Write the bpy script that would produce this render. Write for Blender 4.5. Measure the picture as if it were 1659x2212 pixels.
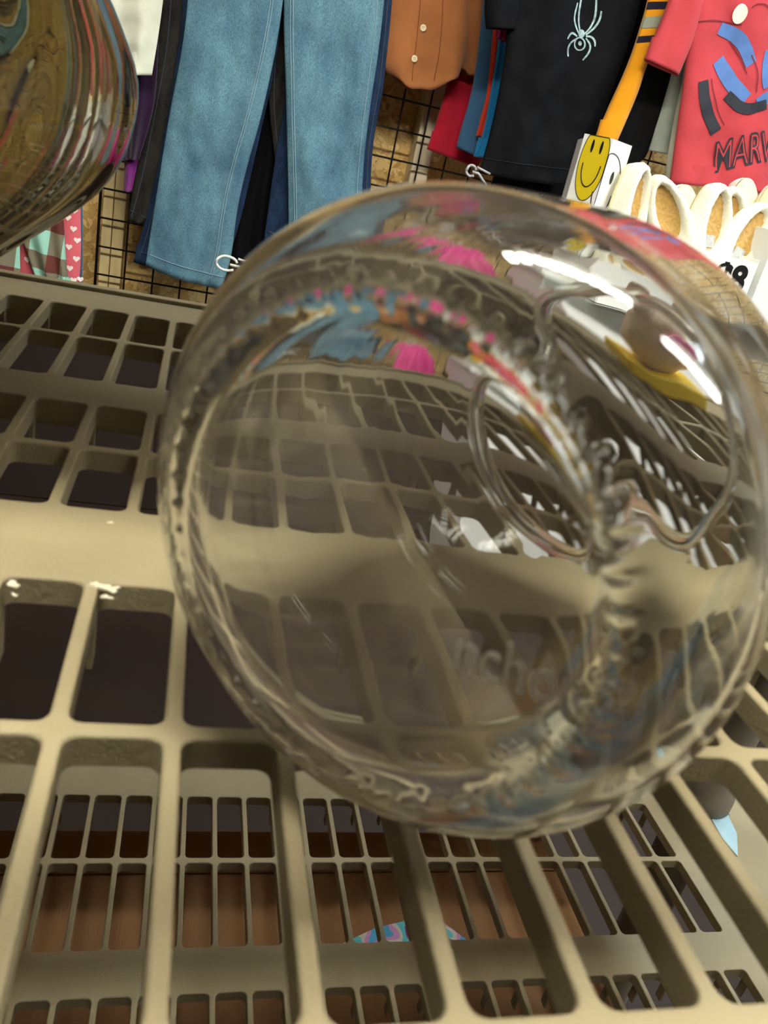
import bpy, bmesh, math, random
from mathutils import Vector, Matrix, noise
random.seed(7)
for o in list(bpy.data.objects): bpy.data.objects.remove(o)
scene = bpy.context.scene
C = scene.collection
PI = math.pi
# ------------------------------------------------------------------ camera
# world: x along the rack, y away from the viewer towards the clothes wall, z up; the lens is at the origin
F = 1750.0; CX, CY = 829.5, 1106.0
R = Matrix(((0.96065, -0.10660, -0.25650), (-0.18533, 0.44187, -0.87773), (0.20690, 0.89072, 0.40473)))
cam_d = bpy.data.cameras.new('camera'); cam = bpy.data.objects.new('camera', cam_d); C.objects.link(cam)
cam.matrix_world = R.to_4x4()
cam_d.sensor_fit = 'HORIZONTAL'; cam_d.sensor_width = 36; cam_d.lens = F / 1659 * 36
cam_d.clip_start = 0.005; cam_d.clip_end = 50
cam_d.dof.use_dof = True; cam_d.dof.focus_distance = 1.1; cam_d.dof.aperture_fstop = 26
scene.camera = cam
scene.view_settings.view_transform = 'Standard'; scene.view_settings.look = 'None'
scene.view_settings.exposure = 0.0; scene.view_settings.gamma = 1; scene.view_settings.use_curve_mapping = False
scene.cycles.max_bounces = 20; scene.cycles.transmission_bounces = 16; scene.cycles.glossy_bounces = 8
# ------------------------------------------------------------------ world
w = bpy.data.worlds.new('world'); scene.world = w; w.use_nodes = True
w.node_tree.nodes['Background'].inputs[0].default_value = (0.60, 0.56, 0.50, 1)
w.node_tree.nodes['Background'].inputs[1].default_value = 0.04

H = 0.15
FLOOR = -1.2; CEIL = 1.55

def at(px, py, Y):
    d = R @ Vector((px - CX, -(py - CY), -F))
    return d * (Y / d.y)
def at_z(px, py, z):
    d = R @ Vector((px - CX, -(py - CY), -F))
    return d * (z / d.z)

# ------------------------------------------------------------------ materials
def lin(c):
    return tuple(((v / 255) / 12.92 if v / 255 <= 0.04045 else (((v / 255) + 0.055) / 1.055) ** 2.4) for v in c) + (1,)
def mat(name, col, rough=0.6, spec=0.4, metal=0.0, scale=0, amount=0.0, bump=0.0, bscale=200, sheen=0, col2=None, detail=4, stretch=None):
    m = bpy.data.materials.new(name); m.use_nodes = True
    n = m.node_tree.nodes; l = m.node_tree.links; b = n['Principled BSDF']
    c = lin(col) if max(col) > 1.001 else tuple(col) + (1,)
    b.inputs['Base Color'].default_value = c
    b.inputs['Roughness'].default_value = rough; b.inputs['Metallic'].default_value = metal
    b.inputs['Specular IOR Level'].default_value = spec
    if sheen: b.inputs['Sheen Weight'].default_value = sheen
    tc = n.new('ShaderNodeTexCoord')
    src = tc.outputs['Object']
    if stretch:
        mp = n.new('ShaderNodeMapping'); mp.inputs['Scale'].default_value = stretch
        l.new(src, mp.inputs['Vector']); src = mp.outputs[0]
    if scale:
        t = n.new('ShaderNodeTexNoise'); t.inputs['Scale'].default_value = scale; t.inputs['Detail'].default_value = detail
        l.new(src, t.inputs['Vector'])
        r = n.new('ShaderNodeValToRGB'); r.color_ramp.elements[0].position = .3; r.color_ramp.elements[1].position = .7
        c2 = lin(col2) if col2 else tuple(v * (1 - amount) for v in c[:3]) + (1,)
        r.color_ramp.elements[0].color = c2; r.color_ramp.elements[1].color = c
        l.new(t.outputs['Fac'], r.inputs['Fac']); l.new(r.outputs['Color'], b.inputs['Base Color'])
    if bump:
        t2 = n.new('ShaderNodeTexNoise'); t2.inputs['Scale'].default_value = bscale; t2.inputs['Detail'].default_value = 3
        l.new(src, t2.inputs['Vector'])
        bp = n.new('ShaderNodeBump'); bp.inputs['Strength'].default_value = bump; bp.inputs['Distance'].default_value = 0.002
        l.new(t2.outputs['Fac'], bp.inputs['Height']); l.new(bp.outputs[0], b.inputs['Normal'])
    return m
def emis(name, col, strength):
    m = bpy.data.materials.new(name); m.use_nodes = True; b = m.node_tree.nodes['Principled BSDF']
    b.inputs['Base Color'].default_value = (0.8, 0.8, 0.8, 1)
    b.inputs['Emission Color'].default_value = tuple(col) + (1,); b.inputs['Emission Strength'].default_value = strength
    return m
def glass(name, tint, haze, hazecol=(0.55, 0.5, 0.45), rough=0.0):
    m = bpy.data.materials.new(name); m.use_nodes = True
    n = m.node_tree.nodes; l = m.node_tree.links; b = n['Principled BSDF']
    b.inputs['Base Color'].default_value = tuple(tint) + (1,)
    b.inputs['Roughness'].default_value = rough; b.inputs['IOR'].default_value = 1.5
    b.inputs['Transmission Weight'].default_value = 1
    if haze:  # pale diffuse haze mixed in over the clear glass
        t = n.new('ShaderNodeTexNoise'); t.inputs['Scale'].default_value = 22; t.inputs['Detail'].default_value = 5
        tc = n.new('ShaderNodeTexCoord'); l.new(tc.outputs['Object'], t.inputs['Vector'])
        mr = n.new('ShaderNodeMapRange'); mr.inputs['From Min'].default_value = .3; mr.inputs['From Max'].default_value = .75
        mr.inputs['To Min'].default_value = haze * .7; mr.inputs['To Max'].default_value = haze * 1.3
        l.new(t.outputs['Fac'], mr.inputs['Value'])
        d = n.new('ShaderNodeBsdfDiffuse'); d.inputs['Color'].default_value = tuple(hazecol) + (1,)
        mx = n.new('ShaderNodeMixShader'); l.new(mr.outputs[0], mx.inputs[0]); l.new(b.outputs[0], mx.inputs[1]); l.new(d.outputs[0], mx.inputs[2])
        l.new(mx.outputs[0], n['Material Output'].inputs['Surface'])
    return m

# ------------------------------------------------------------------ object helpers
def tag(o, label, cat, group=None, kind=None):
    if label: o['label'] = label
    if cat: o['category'] = cat
    if group: o['group'] = group
    if kind: o['kind'] = kind
    return o
def thing(name, label, cat, loc=(0, 0, 0), group=None):
    o = bpy.data.objects.new(name, None); C.objects.link(o); o.location = loc; o.empty_display_size = .05
    return tag(o, label, cat, group)
def world_of(q):
    b = Matrix.Translation(q.location)
    return b if q.parent is None else world_of(q.parent) @ q.matrix_parent_inverse @ b
def parent(o, p):
    o.parent = p
    o.matrix_parent_inverse = world_of(p).inverted()
def link(name, bm, m, par=None, smooth=True, label=None):
    me = bpy.data.meshes.new(name); bm.normal_update(); bm.to_mesh(me); bm.free()
    for p in me.polygons: p.use_smooth = smooth
    mats = m if isinstance(m, (list, tuple)) else [m]
    for k in mats: me.materials.append(k)
    o = bpy.data.objects.new(name, me); C.objects.link(o)
    if par is not None: parent(o, par)
    if label: o['label'] = label
    return o
def obj_pts(name, bm, m, par=None, smooth=True, label=None, origin=None):
    """meshes are written in world coordinates; origin moves the object's own origin to the thing"""
    if origin is not None:
        bmesh.ops.translate(bm, verts=bm.verts, vec=-Vector(origin))
    o = link(name, bm, m, None, smooth, label)
    if origin is not None: o.location = origin
    if par is not None: parent(o, par)
    return o
def box(bm, x0, x1, y0, y1, z0, z1, mi=0, bev=0):
    vs = [bm.verts.new(p) for p in ((x0, y0, z0), (x1, y0, z0), (x1, y1, z0), (x0, y1, z0), (x0, y0, z1), (x1, y0, z1), (x1, y1, z1), (x0, y1, z1))]
    fs = []
    for f in ((0, 3, 2, 1), (4, 5, 6, 7), (0, 1, 5, 4), (1, 2, 6, 5), (2, 3, 7, 6), (3, 0, 4, 7)):
        g = bm.faces.new([vs[i] for i in f]); g.material_index = mi; fs.append(g)
    if bev:
        es = list({e for f in fs for e in f.edges})
        bmesh.ops.bevel(bm, geom=es, offset=bev, segments=2, profile=.5, affect='EDGES')
    return vs
def tube_path(bm, pts, r, n=8, closed=False, mi=0, caps=True):
    pts = [Vector(p) for p in pts]; N = len(pts); rings = []
    up = None
    for i, p in enumerate(pts):
        a = pts[(i - 1) % N] if (closed or i > 0) else p
        b = pts[(i + 1) % N] if (closed or i < N - 1) else p
        t = (b - a).normalized()
        if up is None:
            up = t.orthogonal().normalized()
        up = (up - t * up.dot(t)).normalized(); sd = t.cross(up)
        rr = r[i] if isinstance(r, (list, tuple)) else r
        rings.append([bm.verts.new(p + (up * math.cos(2 * PI * k / n) + sd * math.sin(2 * PI * k / n)) * rr) for k in range(n)])
    for i in range(N if closed else N - 1):
        A, B = rings[i], rings[(i + 1) % N]
        for k in range(n):
            f = bm.faces.new((A[k], A[(k + 1) % n], B[(k + 1) % n], B[k])); f.material_index = mi
    if caps and not closed:
        bm.faces.new(rings[0][::-1]).material_index = mi; bm.faces.new(rings[-1]).material_index = mi
    return rings
def lathe(bm, prof, segs, frame, mod=None):
    """prof: list of (a, r); frame: 4x4 with local z as the axis; closed at r=0 ends"""
    rings = []
    for j, (a, r) in enumerate(prof):
        if r <= 1e-6:
            rings.append([bm.verts.new(frame @ Vector((0, 0, a)))]); continue
        ring = []
        for k in range(segs):
            th = 2 * PI * k / segs
            da, dr = mod(j, a, r, th) if mod else (0, 0)
            ring.append(bm.verts.new(frame @ Vector(((r + dr) * math.cos(th), (r + dr) * math.sin(th), a + da))))
        rings.append(ring)
    for A, B in zip(rings[:-1], rings[1:]):
        for k in range(segs):
            k2 = (k + 1) % segs
            if len(A) == 1 and len(B) == 1: continue
            if len(A) == 1: bm.faces.new((A[0], B[k2], B[k]))
            elif len(B) == 1: bm.faces.new((A[k], A[k2], B[0]))
            else: bm.faces.new((A[k], A[k2], B[k2], B[k]))
    bmesh.ops.recalc_face_normals(bm, faces=bm.faces)
def smooth_poly(p, it=2):
    """Chaikin-like resample of a profile keeping its ends"""
    for _ in range(it):
        q = [p[0]]
        for a, b in zip(p[:-1], p[1:]):
            q.append(tuple(a[i] * .75 + b[i] * .25 for i in range(len(a)))); q.append(tuple(a[i] * .25 + b[i] * .75 for i in range(len(a))))
        q.append(p[-1]); p = q
    return p

# ------------------------------------------------------------------ lights of the place (ceiling fittings) + one added fill light
warm = (1.0, 0.95, 0.82); cool = (0.80, 0.92, 1.0)
M_house = mat('fitting_white', (225, 225, 220), .5)
def ceiling_light(cx, cy, lx, ly, col, strength, label, z=CEIL):
    t = thing('ceiling_light', label, 'ceiling light', (cx, cy, z), 'ceiling light fittings')
    bm = bmesh.new(); box(bm, cx - lx / 2 - .03, cx + lx / 2 + .03, cy - ly / 2 - .03, cy + ly / 2 + .03, z - .05, z, bev=.006)
    obj_pts('housing', bm, M_house, t, False, origin=(cx, cy, z))
    bm = bmesh.new(); box(bm, cx - lx / 2, cx + lx / 2, cy - ly / 2, cy + ly / 2, z - .075, z - .051, bev=.005)
    obj_pts('diffuser', bm, emis('diffuser_glow', col, strength), t, False, origin=(cx, cy, z))
ceiling_light(0.05, 0.0, 1.2, .14, warm, 145, 'long warm ceiling light right above the viewer, in line with the jeans')
ceiling_light(1.55, -0.2, 1.2, .14, (1, .96, .88), 78, 'long white ceiling light right of the viewer, in line with the red tee shirt')
ceiling_light(1.75, 0.75, .14, 1.2, cool, 60, 'cool white ceiling light running away to the right of the rack')
ceiling_light(0.1, 1.35, 1.2, .14, warm, 22, 'dim warm fill light added over the aisle before the jeans')  # fill lamp added to lift the dark wall and studs
ceiling_light(1.9, 1.55, 1.2, .16, cool, 22, 'cool white ceiling light over the aisle before the slipper display')

# ------------------------------------------------------------------ structure
def osb():
    m = bpy.data.materials.new('osb_board'); m.use_nodes = True; n = m.node_tree.nodes; l = m.node_tree.links; b = n['Principled BSDF']
    tc = n.new('ShaderNodeTexCoord')
    mp = n.new('ShaderNodeMapping'); mp.inputs['Scale'].default_value = (1, 1, 1.0); l.new(tc.outputs['Object'], mp.inputs[0])
    no = n.new('ShaderNodeTexNoise'); no.inputs['Scale'].default_value = 14; l.new(mp.outputs[0], no.inputs['Vector'])
    ad = n.new('ShaderNodeMixRGB'); ad.blend_type = 'LINEAR_LIGHT'; ad.inputs[0].default_value = .09
    l.new(mp.outputs[0], ad.inputs[1]); l.new(no.outputs['Color'], ad.inputs[2])
    v = n.new('ShaderNodeTexVoronoi'); v.inputs['Scale'].default_value = 38; v.inputs['Randomness'].default_value = 1; l.new(ad.outputs[0], v.inputs['Vector'])
    r = n.new('ShaderNodeValToRGB')
    e = r.color_ramp.elements; e[0].position = 0; e[0].color = lin((190, 150, 84)); e[1].position = 1; e[1].color = lin((240, 212, 145))
    x = e.new(.4); x.color = lin((226, 190, 118))
    sp = n.new('ShaderNodeSeparateColor'); l.new(v.outputs['Color'], sp.inputs[0]); l.new(sp.outputs[0], r.inputs[0])
    v2 = n.new('ShaderNodeTexVoronoi'); v2.feature = 'DISTANCE_TO_EDGE'; v2.inputs['Scale'].default_value = 38; l.new(ad.outputs[0], v2.inputs['Vector'])
    r2 = n.new('ShaderNodeValToRGB'); r2.color_ramp.elements[0].color = (.35, .28, .2, 1); r2.color_ramp.elements[1].position = .06
    l.new(v2.outputs['Distance'], r2.inputs[0])
    mm = n.new('ShaderNodeMixRGB'); mm.blend_type = 'MULTIPLY'; mm.inputs[0].default_value = .6; l.new(r.outputs[0], mm.inputs[1]); l.new(r2.outputs[0], mm.inputs[2])
    l.new(mm.outputs[0], b.inputs['Base Color']); b.inputs['Roughness'].default_value = .7
    bp = n.new('ShaderNodeBump'); bp.inputs['Strength'].default_value = .4; bp.inputs['Distance'].default_value = .003
    l.new(sp.outputs[1], bp.inputs['Height']); l.new(bp.outputs[0], b.inputs['Normal'])
    return m
M_floor = mat('floor_dark', (44, 30, 22), .6, scale=6, amount=.3, bump=.1, bscale=60)
M_ceil = mat('ceiling_paint', (190, 180, 162), .9)
M_stud = mat('pine_stud', (226, 205, 150), .65, scale=9, amount=.25, stretch=(6, 6, .6), bump=.1, bscale=60)
M_wire = mat('black_wire', (14, 12, 11), .35, .5)
def structure(name, bm, m):
    o = link(name, bm, m, None, False); o['kind'] = 'structure'; return o
WALLY = 2.66
bm = bmesh.new(); box(bm, -2.6, 4.2, -2.4, WALLY + .02, FLOOR - .05, FLOOR); structure('floor', bm, M_floor)
bm = bmesh.new(); box(bm, -2.6, 4.2, -2.4, WALLY + .02, CEIL, CEIL + .05); structure('ceiling', bm, M_ceil)
bm = bmesh.new(); box(bm, -2.6, 4.2, WALLY, WALLY + .02, FLOOR, CEIL); structure('wall_back', bm, osb())
bm = bmesh.new(); box(bm, 4.2, 4.25, -2.4, WALLY, FLOOR, CEIL); structure('wall_right', bm, mat('wall_cream', (190, 182, 165), .8))
nst = 0
def stud(x0, x1, y0=2.585, m=M_stud):
    global nst; nst += 1
    bm = bmesh.new(); box(bm, x0, x1, y0, WALLY, FLOOR, CEIL, bev=.003); structure('trim_%d' % nst, bm, m)
s_ = lambda px, py: at(px, py, 2.585).x
M_studw = mat('pale_stud', (236, 222, 190), .6, scale=9, amount=.12, stretch=(6, 6, .6))
xa, xm, xb = s_(217, 520), s_(240, 520), s_(266, 520)
stud(xa, xm - .001); stud(xm + .001, xb)
stud(xa - .62, xa - .58); stud(s_(902, 300), s_(941, 300), m=M_studw); stud(s_(902, 300) + .6, s_(902, 300) + .645, m=M_studw); stud(s_(902, 300) + 1.2, s_(902, 300) + 1.245)

# black wire grid panels on the wall
def grid_panel(x0, nx, z0, nz, label, y=2.555, sp=.0803, spz=.0797):
    bm = bmesh.new(); r = .0028
    x1 = x0 + sp * nx; z1 = z0 + spz * nz
    for i in range(nx + 1):
        x = x0 + sp * i; tube_path(bm, [(x, y, z0), (x, y, z1)], r if 0 < i < nx else r * 1.5, 8)
    for k in range(nz + 1):
        z = z0 + spz * k; tube_path(bm, [(x0, y - .0055, z), (x1, y - .0055, z)], r if 0 < k < nz else r * 1.5, 8)
    for k in range(0, nz + 1, 9):
        for i in (2, nx - 2):
            tube_path(bm, [(x0 + sp * i, y, z0 + spz * k), (x0 + sp * i, WALLY - .004, z0 + spz * k)], .004, 8)
    o = link('grid_panel', bm, M_wire); tag(o, label, 'wall grid', 'black wire grid panels')
    return o
zg = -.035 - .0797 * 14; xg = -.278
grid_panel(xg - .0803 * 16, 15, zg, 30, 'black wire grid panel behind the heart print pyjamas')
grid_panel(xg - .0803 * .0, 15, zg, 30, 'black wire grid panel behind the blue jeans and brown shirt')
grid_panel(xg + .0803 * 16, 15, zg, 30, 'black wire grid panel behind the black and red tee shirts')
grid_panel(xg + .0803 * 32, 12, zg, 30, 'black wire grid panel behind the shop counter end')

# ------------------------------------------------------------------ the resin rack
def resin(name, col, col2):
    m = mat(name, col, .55, .35, scale=7, bump=.25, bscale=900, col2=col2, detail=8)
    return m
M_res = resin('taupe_resin', (168, 158, 126), (145, 133, 102))
M_dirt = mat('resin_burr', (225, 220, 195), .6)
# holes of a shelf in units of H
YR = [(0.62, 1.135), (1.17, 1.63), (1.995, 2.385), (2.42, 2.78), (3.045, 3.61), (3.65, 4.15)]
XL, XR_ = -3.35, 4.72
def perforated(bm, holes, xb, yb, zt, dep, rc=.028):
    """holes: dict of (i,j)->(x0,x1,y0,y1) rounded openings inside cell xb[i..i+1] x yb[j..j+1], in H"""
    q = 4; b = .006
    def rr(x0, x1, y0, y1, r):
        pts = []
        for (cx, cy, a0) in ((x1 - r, y1 - r, 0), (x0 + r, y1 - r, 90), (x0 + r, y0 + r, 180), (x1 - r, y0 + r, 270)):
            for k in range(q + 1):
                a = math.radians(a0 + 90 * k / q); pts.append((cx + r * math.cos(a), cy + r * math.sin(a)))
        return pts
    for i in range(len(xb) - 1):
        for j in range(len(yb) - 1):
            X0, X1, Y0, Y1 = xb[i], xb[i + 1], yb[j], yb[j + 1]
            h = holes.get((i, j))
            if h is None:
                for z, fl in ((zt, 0), (zt - dep, 1)):
                    v = [bm.verts.new((x * H, y * H, z * H)) for x, y in ((X0, Y0), (X1, Y0), (X1, Y1), (X0, Y1))]
                    bm.faces.new(v[::-1] if fl else v)
                continue
            x0, x1, y0, y1 = h
            outer = []
            for (cx, cy, k0) in ((X1, Y1, 0), (X0, Y1, 1), (X0, Y0, 2), (X1, Y0, 3)):
                for k in range(q + 1): outer.append((cx, cy))
            l1 = rr(x0 - b, x1 + b, y0 - b, y1 + b, rc + b); l2 = rr(x0 - b * .3, x1 + b * .3, y0 - b * .3, y1 + b * .3, rc); l3 = rr(x0, x1, y0, y1, rc)
            n = len(l1)
            cor = [bm.verts.new((cx * H, cy * H, zt * H)) for cx, cy in ((X1, Y1), (X0, Y1), (X0, Y0), (X1, Y0))]
            corb = [bm.verts.new((cx * H, cy * H, (zt - dep) * H)) for cx, cy in ((X1, Y1), (X0, Y1), (X0, Y0), (X1, Y0))]
            A = [bm.verts.new((x * H, y * H, zt * H)) for x, y in l1]
            B = [bm.verts.new((x * H, y * H, (zt - b * .35) * H)) for x, y in l2]
            D = [bm.verts.new((x * H, y * H, (zt - b) * H)) for x, y in l3]
            E = [bm.verts.new((x * H, y * H, (zt - dep) * H)) for x, y in l3]
            for (P, Q) in ((A, B), (B, D), (D, E)):
                for k in range(n): bm.faces.new((P[k], P[(k + 1) % n], Q[(k + 1) % n], Q[k])[::-1])
            for (cv, ring, fl) in ((cor, A, 0), (corb, E, 1)):
                for c in range(4):
                    for k in range(q):
                        a, b_ = ring[c * (q + 1) + k], ring[c * (q + 1) + k + 1]
                        f = (cv[c], b_, a) if not fl else (cv[c], a, b_)
                        bm.faces.new(f[::-1])
                    a = ring[c * (q + 1) + q]; b_ = ring[((c + 1) * (q + 1)) % n]
                    f = (cv[c], cv[(c + 1) % 4], b_, a)
                    bm.faces.new(f if not fl else f[::-1])
def make_shelf(zt, label):
    """zt top height in H"""
    t = thing('rack_shelf', label, 'shelf', ((XL + XR_) / 2 * H, 2.5 * H, zt * H), 'tiers of the resin rack')
    bm = bmesh.new(); sp = .1948; ribw = .031
    def xs_for(j):
        return (-.144 if j < 2 else (-.286 if j < 4 else -.271))
    # per pair of rows its own rib phase
    blocks = [(0, [0, 1]), (1, [2, 3]), (2, [4, 5])]
    ycuts = [.45, 1.81, 2.91, 4.57]
    for bi, rows in blocks:
        ph = xs_for(rows[0])
        k0 = math.ceil((XL + .8 - ph) / sp); k1 = math.floor((XR_ - .8 - ph) / sp)
        ribs = [ph + sp * k for k in range(k0, k1 + 1)]
        mid = (YR[rows[0]][1] + YR[rows[1]][0]) / 2
        yb = [ycuts[bi], mid, ycuts[bi + 1]]
        xb = [XL, ribs[0]] + ribs[1:] + [XR_]
        holes = {}
        for i in range(1, len(xb) - 2):
            for jj, rj in enumerate(rows):
                holes[(i, jj)] = (xb[i] + ribw / 2, xb[i + 1] - ribw / 2, YR[rj][0], YR[rj][1])
        perforated(bm, holes, xb, yb, zt, .068)
        # gussets where the ribs run into the broad bars
        for rx in ribs:
            for yy, s in ((YR[rows[1]][1], -1), (YR[rows[0]][0], 1)):
                box(bm, (rx + .004) * H, (rx + .016) * H, min(yy, yy + s * .05) * H, max(yy, yy + s * .05) * H, (zt - .2) * H, (zt - .066) * H)
    # beams below the broad bars and the rim skirt
    for (y0, y1) in ((1.80, 1.84), (2.90, 2.93), (4.32, 4.35)):
        box(bm, (XL + .1) * H, (XR_ - .1) * H, y0 * H, y1 * H, (zt - .14) * H, (zt - .02) * H)
    for a in ((XL, XR_, .45, .485, .34), (XL, XR_, 4.535, 4.57, .34), (XL, XL + .04, .45, 4.57, .34), (XR_ - .04, XR_, .45, 4.57, .34)):
        box(bm, a[0] * H, a[1] * H, a[2] * H, a[3] * H, (zt - a[4]) * H, (zt - .001) * H)
    o = obj_pts('deck', bm, M_res, t, False, origin=t.location)
    # raised bead along the back edge
    bm = bmesh.new(); box(bm, XL * H, XR_ * H, 4.50 * H, 4.57 * H, (zt - .01) * H, (zt + .022) * H, bev=.0012)
    obj_pts('edge_bead', bm, M_res, t, False, origin=t.location)
    return t
def burrs(t, zt):
    for (px, py, s) in ((205, 1263, 1.0), (236, 1272, 1.1), (228, 1290, .7), (28, 1262, .8), (240, 1129, .5), (30, 1285, .5)):
        p = at_z(px, py, zt * H)
        bm = bmesh.new()
        bmesh.ops.create_icosphere(bm, subdivisions=3, radius=.0016 * s, matrix=Matrix.Translation(p) @ Matrix.Diagonal((1.5, .9, .5, 1)))
        for v in bm.verts: v.co += (v.co - p) * 1.1 * noise.noise(v.co * 900)
        obj_pts('moulding_burr', bm, M_dirt, t, True, label='pale ragged moulding burr', origin=t.location)
sh1 = make_shelf(-1.0, 'taupe slotted resin shelf that the glass jar lies on'); burrs(sh1, -1)
make_shelf(-4.15, 'taupe slotted resin shelf, next tier down below the jar')
make_shelf(-7.30, 'taupe slotted resin shelf lowest in the rack, carrying the cardboard box')
make_shelf(2.15, 'taupe slotted resin shelf topmost in the rack, above the jar')
for (cx, cy) in ((XL + .4, .9), (XR_ - .4, .9), (XL + .4, 4.18), (XR_ - .4, 4.18)):
    # four column sections, clear of the decks
    pass
M_post = mat('post_resin', (120, 112, 96), .5, scale=8, amount=.2)
for (cx, cy, who) in ((XL + .38, .86, 'front left'), (XR_ - .38, .86, 'front right'), (XL + .38, 4.2, 'back left'), (XR_ - .38, 4.2, 'back right')):
    t = thing('rack_post', 'round taupe resin post at the %s corner of the rack' % who, 'rack post', (cx * H, cy * H, FLOOR), 'posts of the resin rack')
    for (za, zb) in ((FLOOR, -7.30 * H - .34 * H), (-7.30 * H + .0005, -4.15 * H - .07 * H), (-4.15 * H + .0005, -1.07 * H), (-H + .0005, 2.06 * H)):
        if zb - za < .01: continue
        bm = bmesh.new()
        fr = Matrix.Translation((cx * H, cy * H, za)); L = zb - za
        lathe(bm, [(0, 0), (0, .031), (.004, .033), (.02, .033), (.024, .027), (L - .024, .027), (L - .02, .033), (L - .003, .033), (L, .031), (L, 0)], 36, fr)
        obj_pts('post_section', bm, M_post, t, True, origin=(cx * H, cy * H, za))

# ------------------------------------------------------------------ the glass jar lying on its side
G_jar = glass('clear_glass', (0.965, 0.98, 0.965), .03, (0.62, 0.54, 0.46)); G_base = glass('veiled_base_glass', (0.97, 0.975, 0.96), .17, (0.66, 0.57, 0.48))  # base haze stands in for a veil of reflected light
JR = .492 * H; AZ = .749
jc = Vector((.255 * H, .928 * H, -H + JR))
ax = Vector((math.sin(AZ), math.cos(AZ), 0)); sx = Vector((math.cos(AZ), -math.sin(AZ), 0)); up = Vector((0, 0, 1))
JF = Matrix(((sx.x, up.x, ax.x, jc.x), (sx.y, up.y, ax.y, jc.y), (sx.z, up.z, ax.z, jc.z), (0, 0, 0, 1)))
jar = thing('glass_jar', 'large clear glass jar lying on its side, base forward, on the slotted resin shelf', 'jar', (jc.x + ax.x * .06, jc.y + ax.y * .06, -H))
outer = [(.0030, 0), (.0030, .030), (.0028, .045), (.0018, .0485), (.0003, .0505), (0, .0525), (.0008, .0550), (.0030, .0585), (.0058, .0622), (.0095, .0668), (.0150, .0706), (.0215, .0731), (.030, JR - .00005),
         (.060, JR - .00005), (.085, JR - .0002), (.100, .0725), (.115, .0700), (.130, .0655), (.143, .0600), (.153, .0545), (.159, .0505), (.162, .0490), (.165, .0500), (.167, .0520), (.171, .0525), (.175, .0515), (.177, .0490)]
inner = [(.1765, .0470), (.174, .0460), (.162, .0455), (.156, .0480), (.148, .0535), (.137, .0595), (.122, .0650), (.105, .0685), (.085, .0702), (.030, .0702), (.022, .0690), (.0150, .0650), (.0105, .0590), (.0085, .0510), (.0078, .040), (.0074, .020), (.0073, 0)]
prof = smooth_poly(outer + inner, 1)
def jmod(j, a, r, th):
    if .0488 < r < .0562 and a < .004:      # pressed knurling round the heel
        wgt = math.sin(PI * (r - .0488) / (.0562 - .0488))
        on = j < len(prof) / 2
        if on: return (-.0004 * wgt * (max(0, math.cos(48 * th)) ** 2), 0)
    if a > .02 and r > .068 and j > len(prof) / 2:   # uneven inner wall
        v = noise.noise(Vector((math.cos(th) * 1.3, math.sin(th) * 1.3, a * 10)))
        return (0, v * .0003)
    if a < .009 and r < .045:
        v = noise.noise(Vector((r * math.cos(th) * 45, r * math.sin(th) * 45, 3)))
        return (v * .00002, 0)
    return (0, 0)
# finer rows in the body so that the waviness shows
pp = []
for a, b in zip(prof[:-1], prof[1:]):
    pp.append(a)
    d = math.hypot(a[0] - b[0], a[1] - b[1]); k = int(d / .004)
    for q in range(1, k + 1): pp.append((a[0] + (b[0] - a[0]) * q / (k + 1), a[1] + (b[1] - a[1]) * q / (k + 1)))
pp.append(prof[-1]); prof = pp
bm = bmesh.new(); lathe(bm, prof, 384, JF, jmod)
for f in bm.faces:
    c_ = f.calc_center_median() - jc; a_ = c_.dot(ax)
    if a_ < .0035 and (c_ - ax * a_).length < .0485: f.material_index = 1      # the underside, reflection veil mixed in as diffuse haze
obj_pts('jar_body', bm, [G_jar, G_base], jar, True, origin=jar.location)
# raised maker's lettering on the base
def text_mesh(body, size, extrude=.0002, offset=0.0, align='CENTER', bevel=0):
    cu = bpy.data.curves.new('t', 'FONT'); cu.body = body; cu.size = size; cu.extrude = extrude; cu.offset = offset
    cu.align_x = align; cu.align_y = 'CENTER'; cu.bevel_depth = bevel; cu.resolution_u = 6
    o = bpy.data.objects.new('t', cu); C.objects.link(o)
    dg = bpy.context.evaluated_depsgraph_get(); me = bpy.data.meshes.new_from_object(o.evaluated_get(dg))
    bm = bmesh.new(); bm.from_mesh(me); bpy.data.objects.remove(o); bpy.data.meshes.remove(me)
    return bm
def ray_plane(px, py, p0, nrm):
    d = R @ Vector((px - CX, -(py - CY), -F)); return d * (p0.dot(nrm) / d.dot(nrm))
M_emb = glass('raised_glass', (.95, .96, .95), .62, (0.86, 0.82, 0.76), .35)  # diffuse haze raised to brighten the letters
p0 = jc + ax * .0024
A_ = ray_plane(985, 1402, p0, ax); B_ = ray_plane(1250, 1500, p0, ax)
tx = (B_ - A_).normalized(); tn = -ax; ty = tn.cross(tx); ctr = (A_ + B_) / 2
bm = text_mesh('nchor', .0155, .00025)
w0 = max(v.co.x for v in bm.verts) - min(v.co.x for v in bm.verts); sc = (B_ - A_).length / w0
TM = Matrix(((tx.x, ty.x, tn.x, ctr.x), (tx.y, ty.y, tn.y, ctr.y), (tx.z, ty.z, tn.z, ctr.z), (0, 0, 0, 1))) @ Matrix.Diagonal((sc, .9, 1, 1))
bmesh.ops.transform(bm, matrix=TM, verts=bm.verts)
obj_pts('embossed_lettering', bm, M_emb, jar, False, label='raised maker lettering on the jar base', origin=jar.location)

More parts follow.
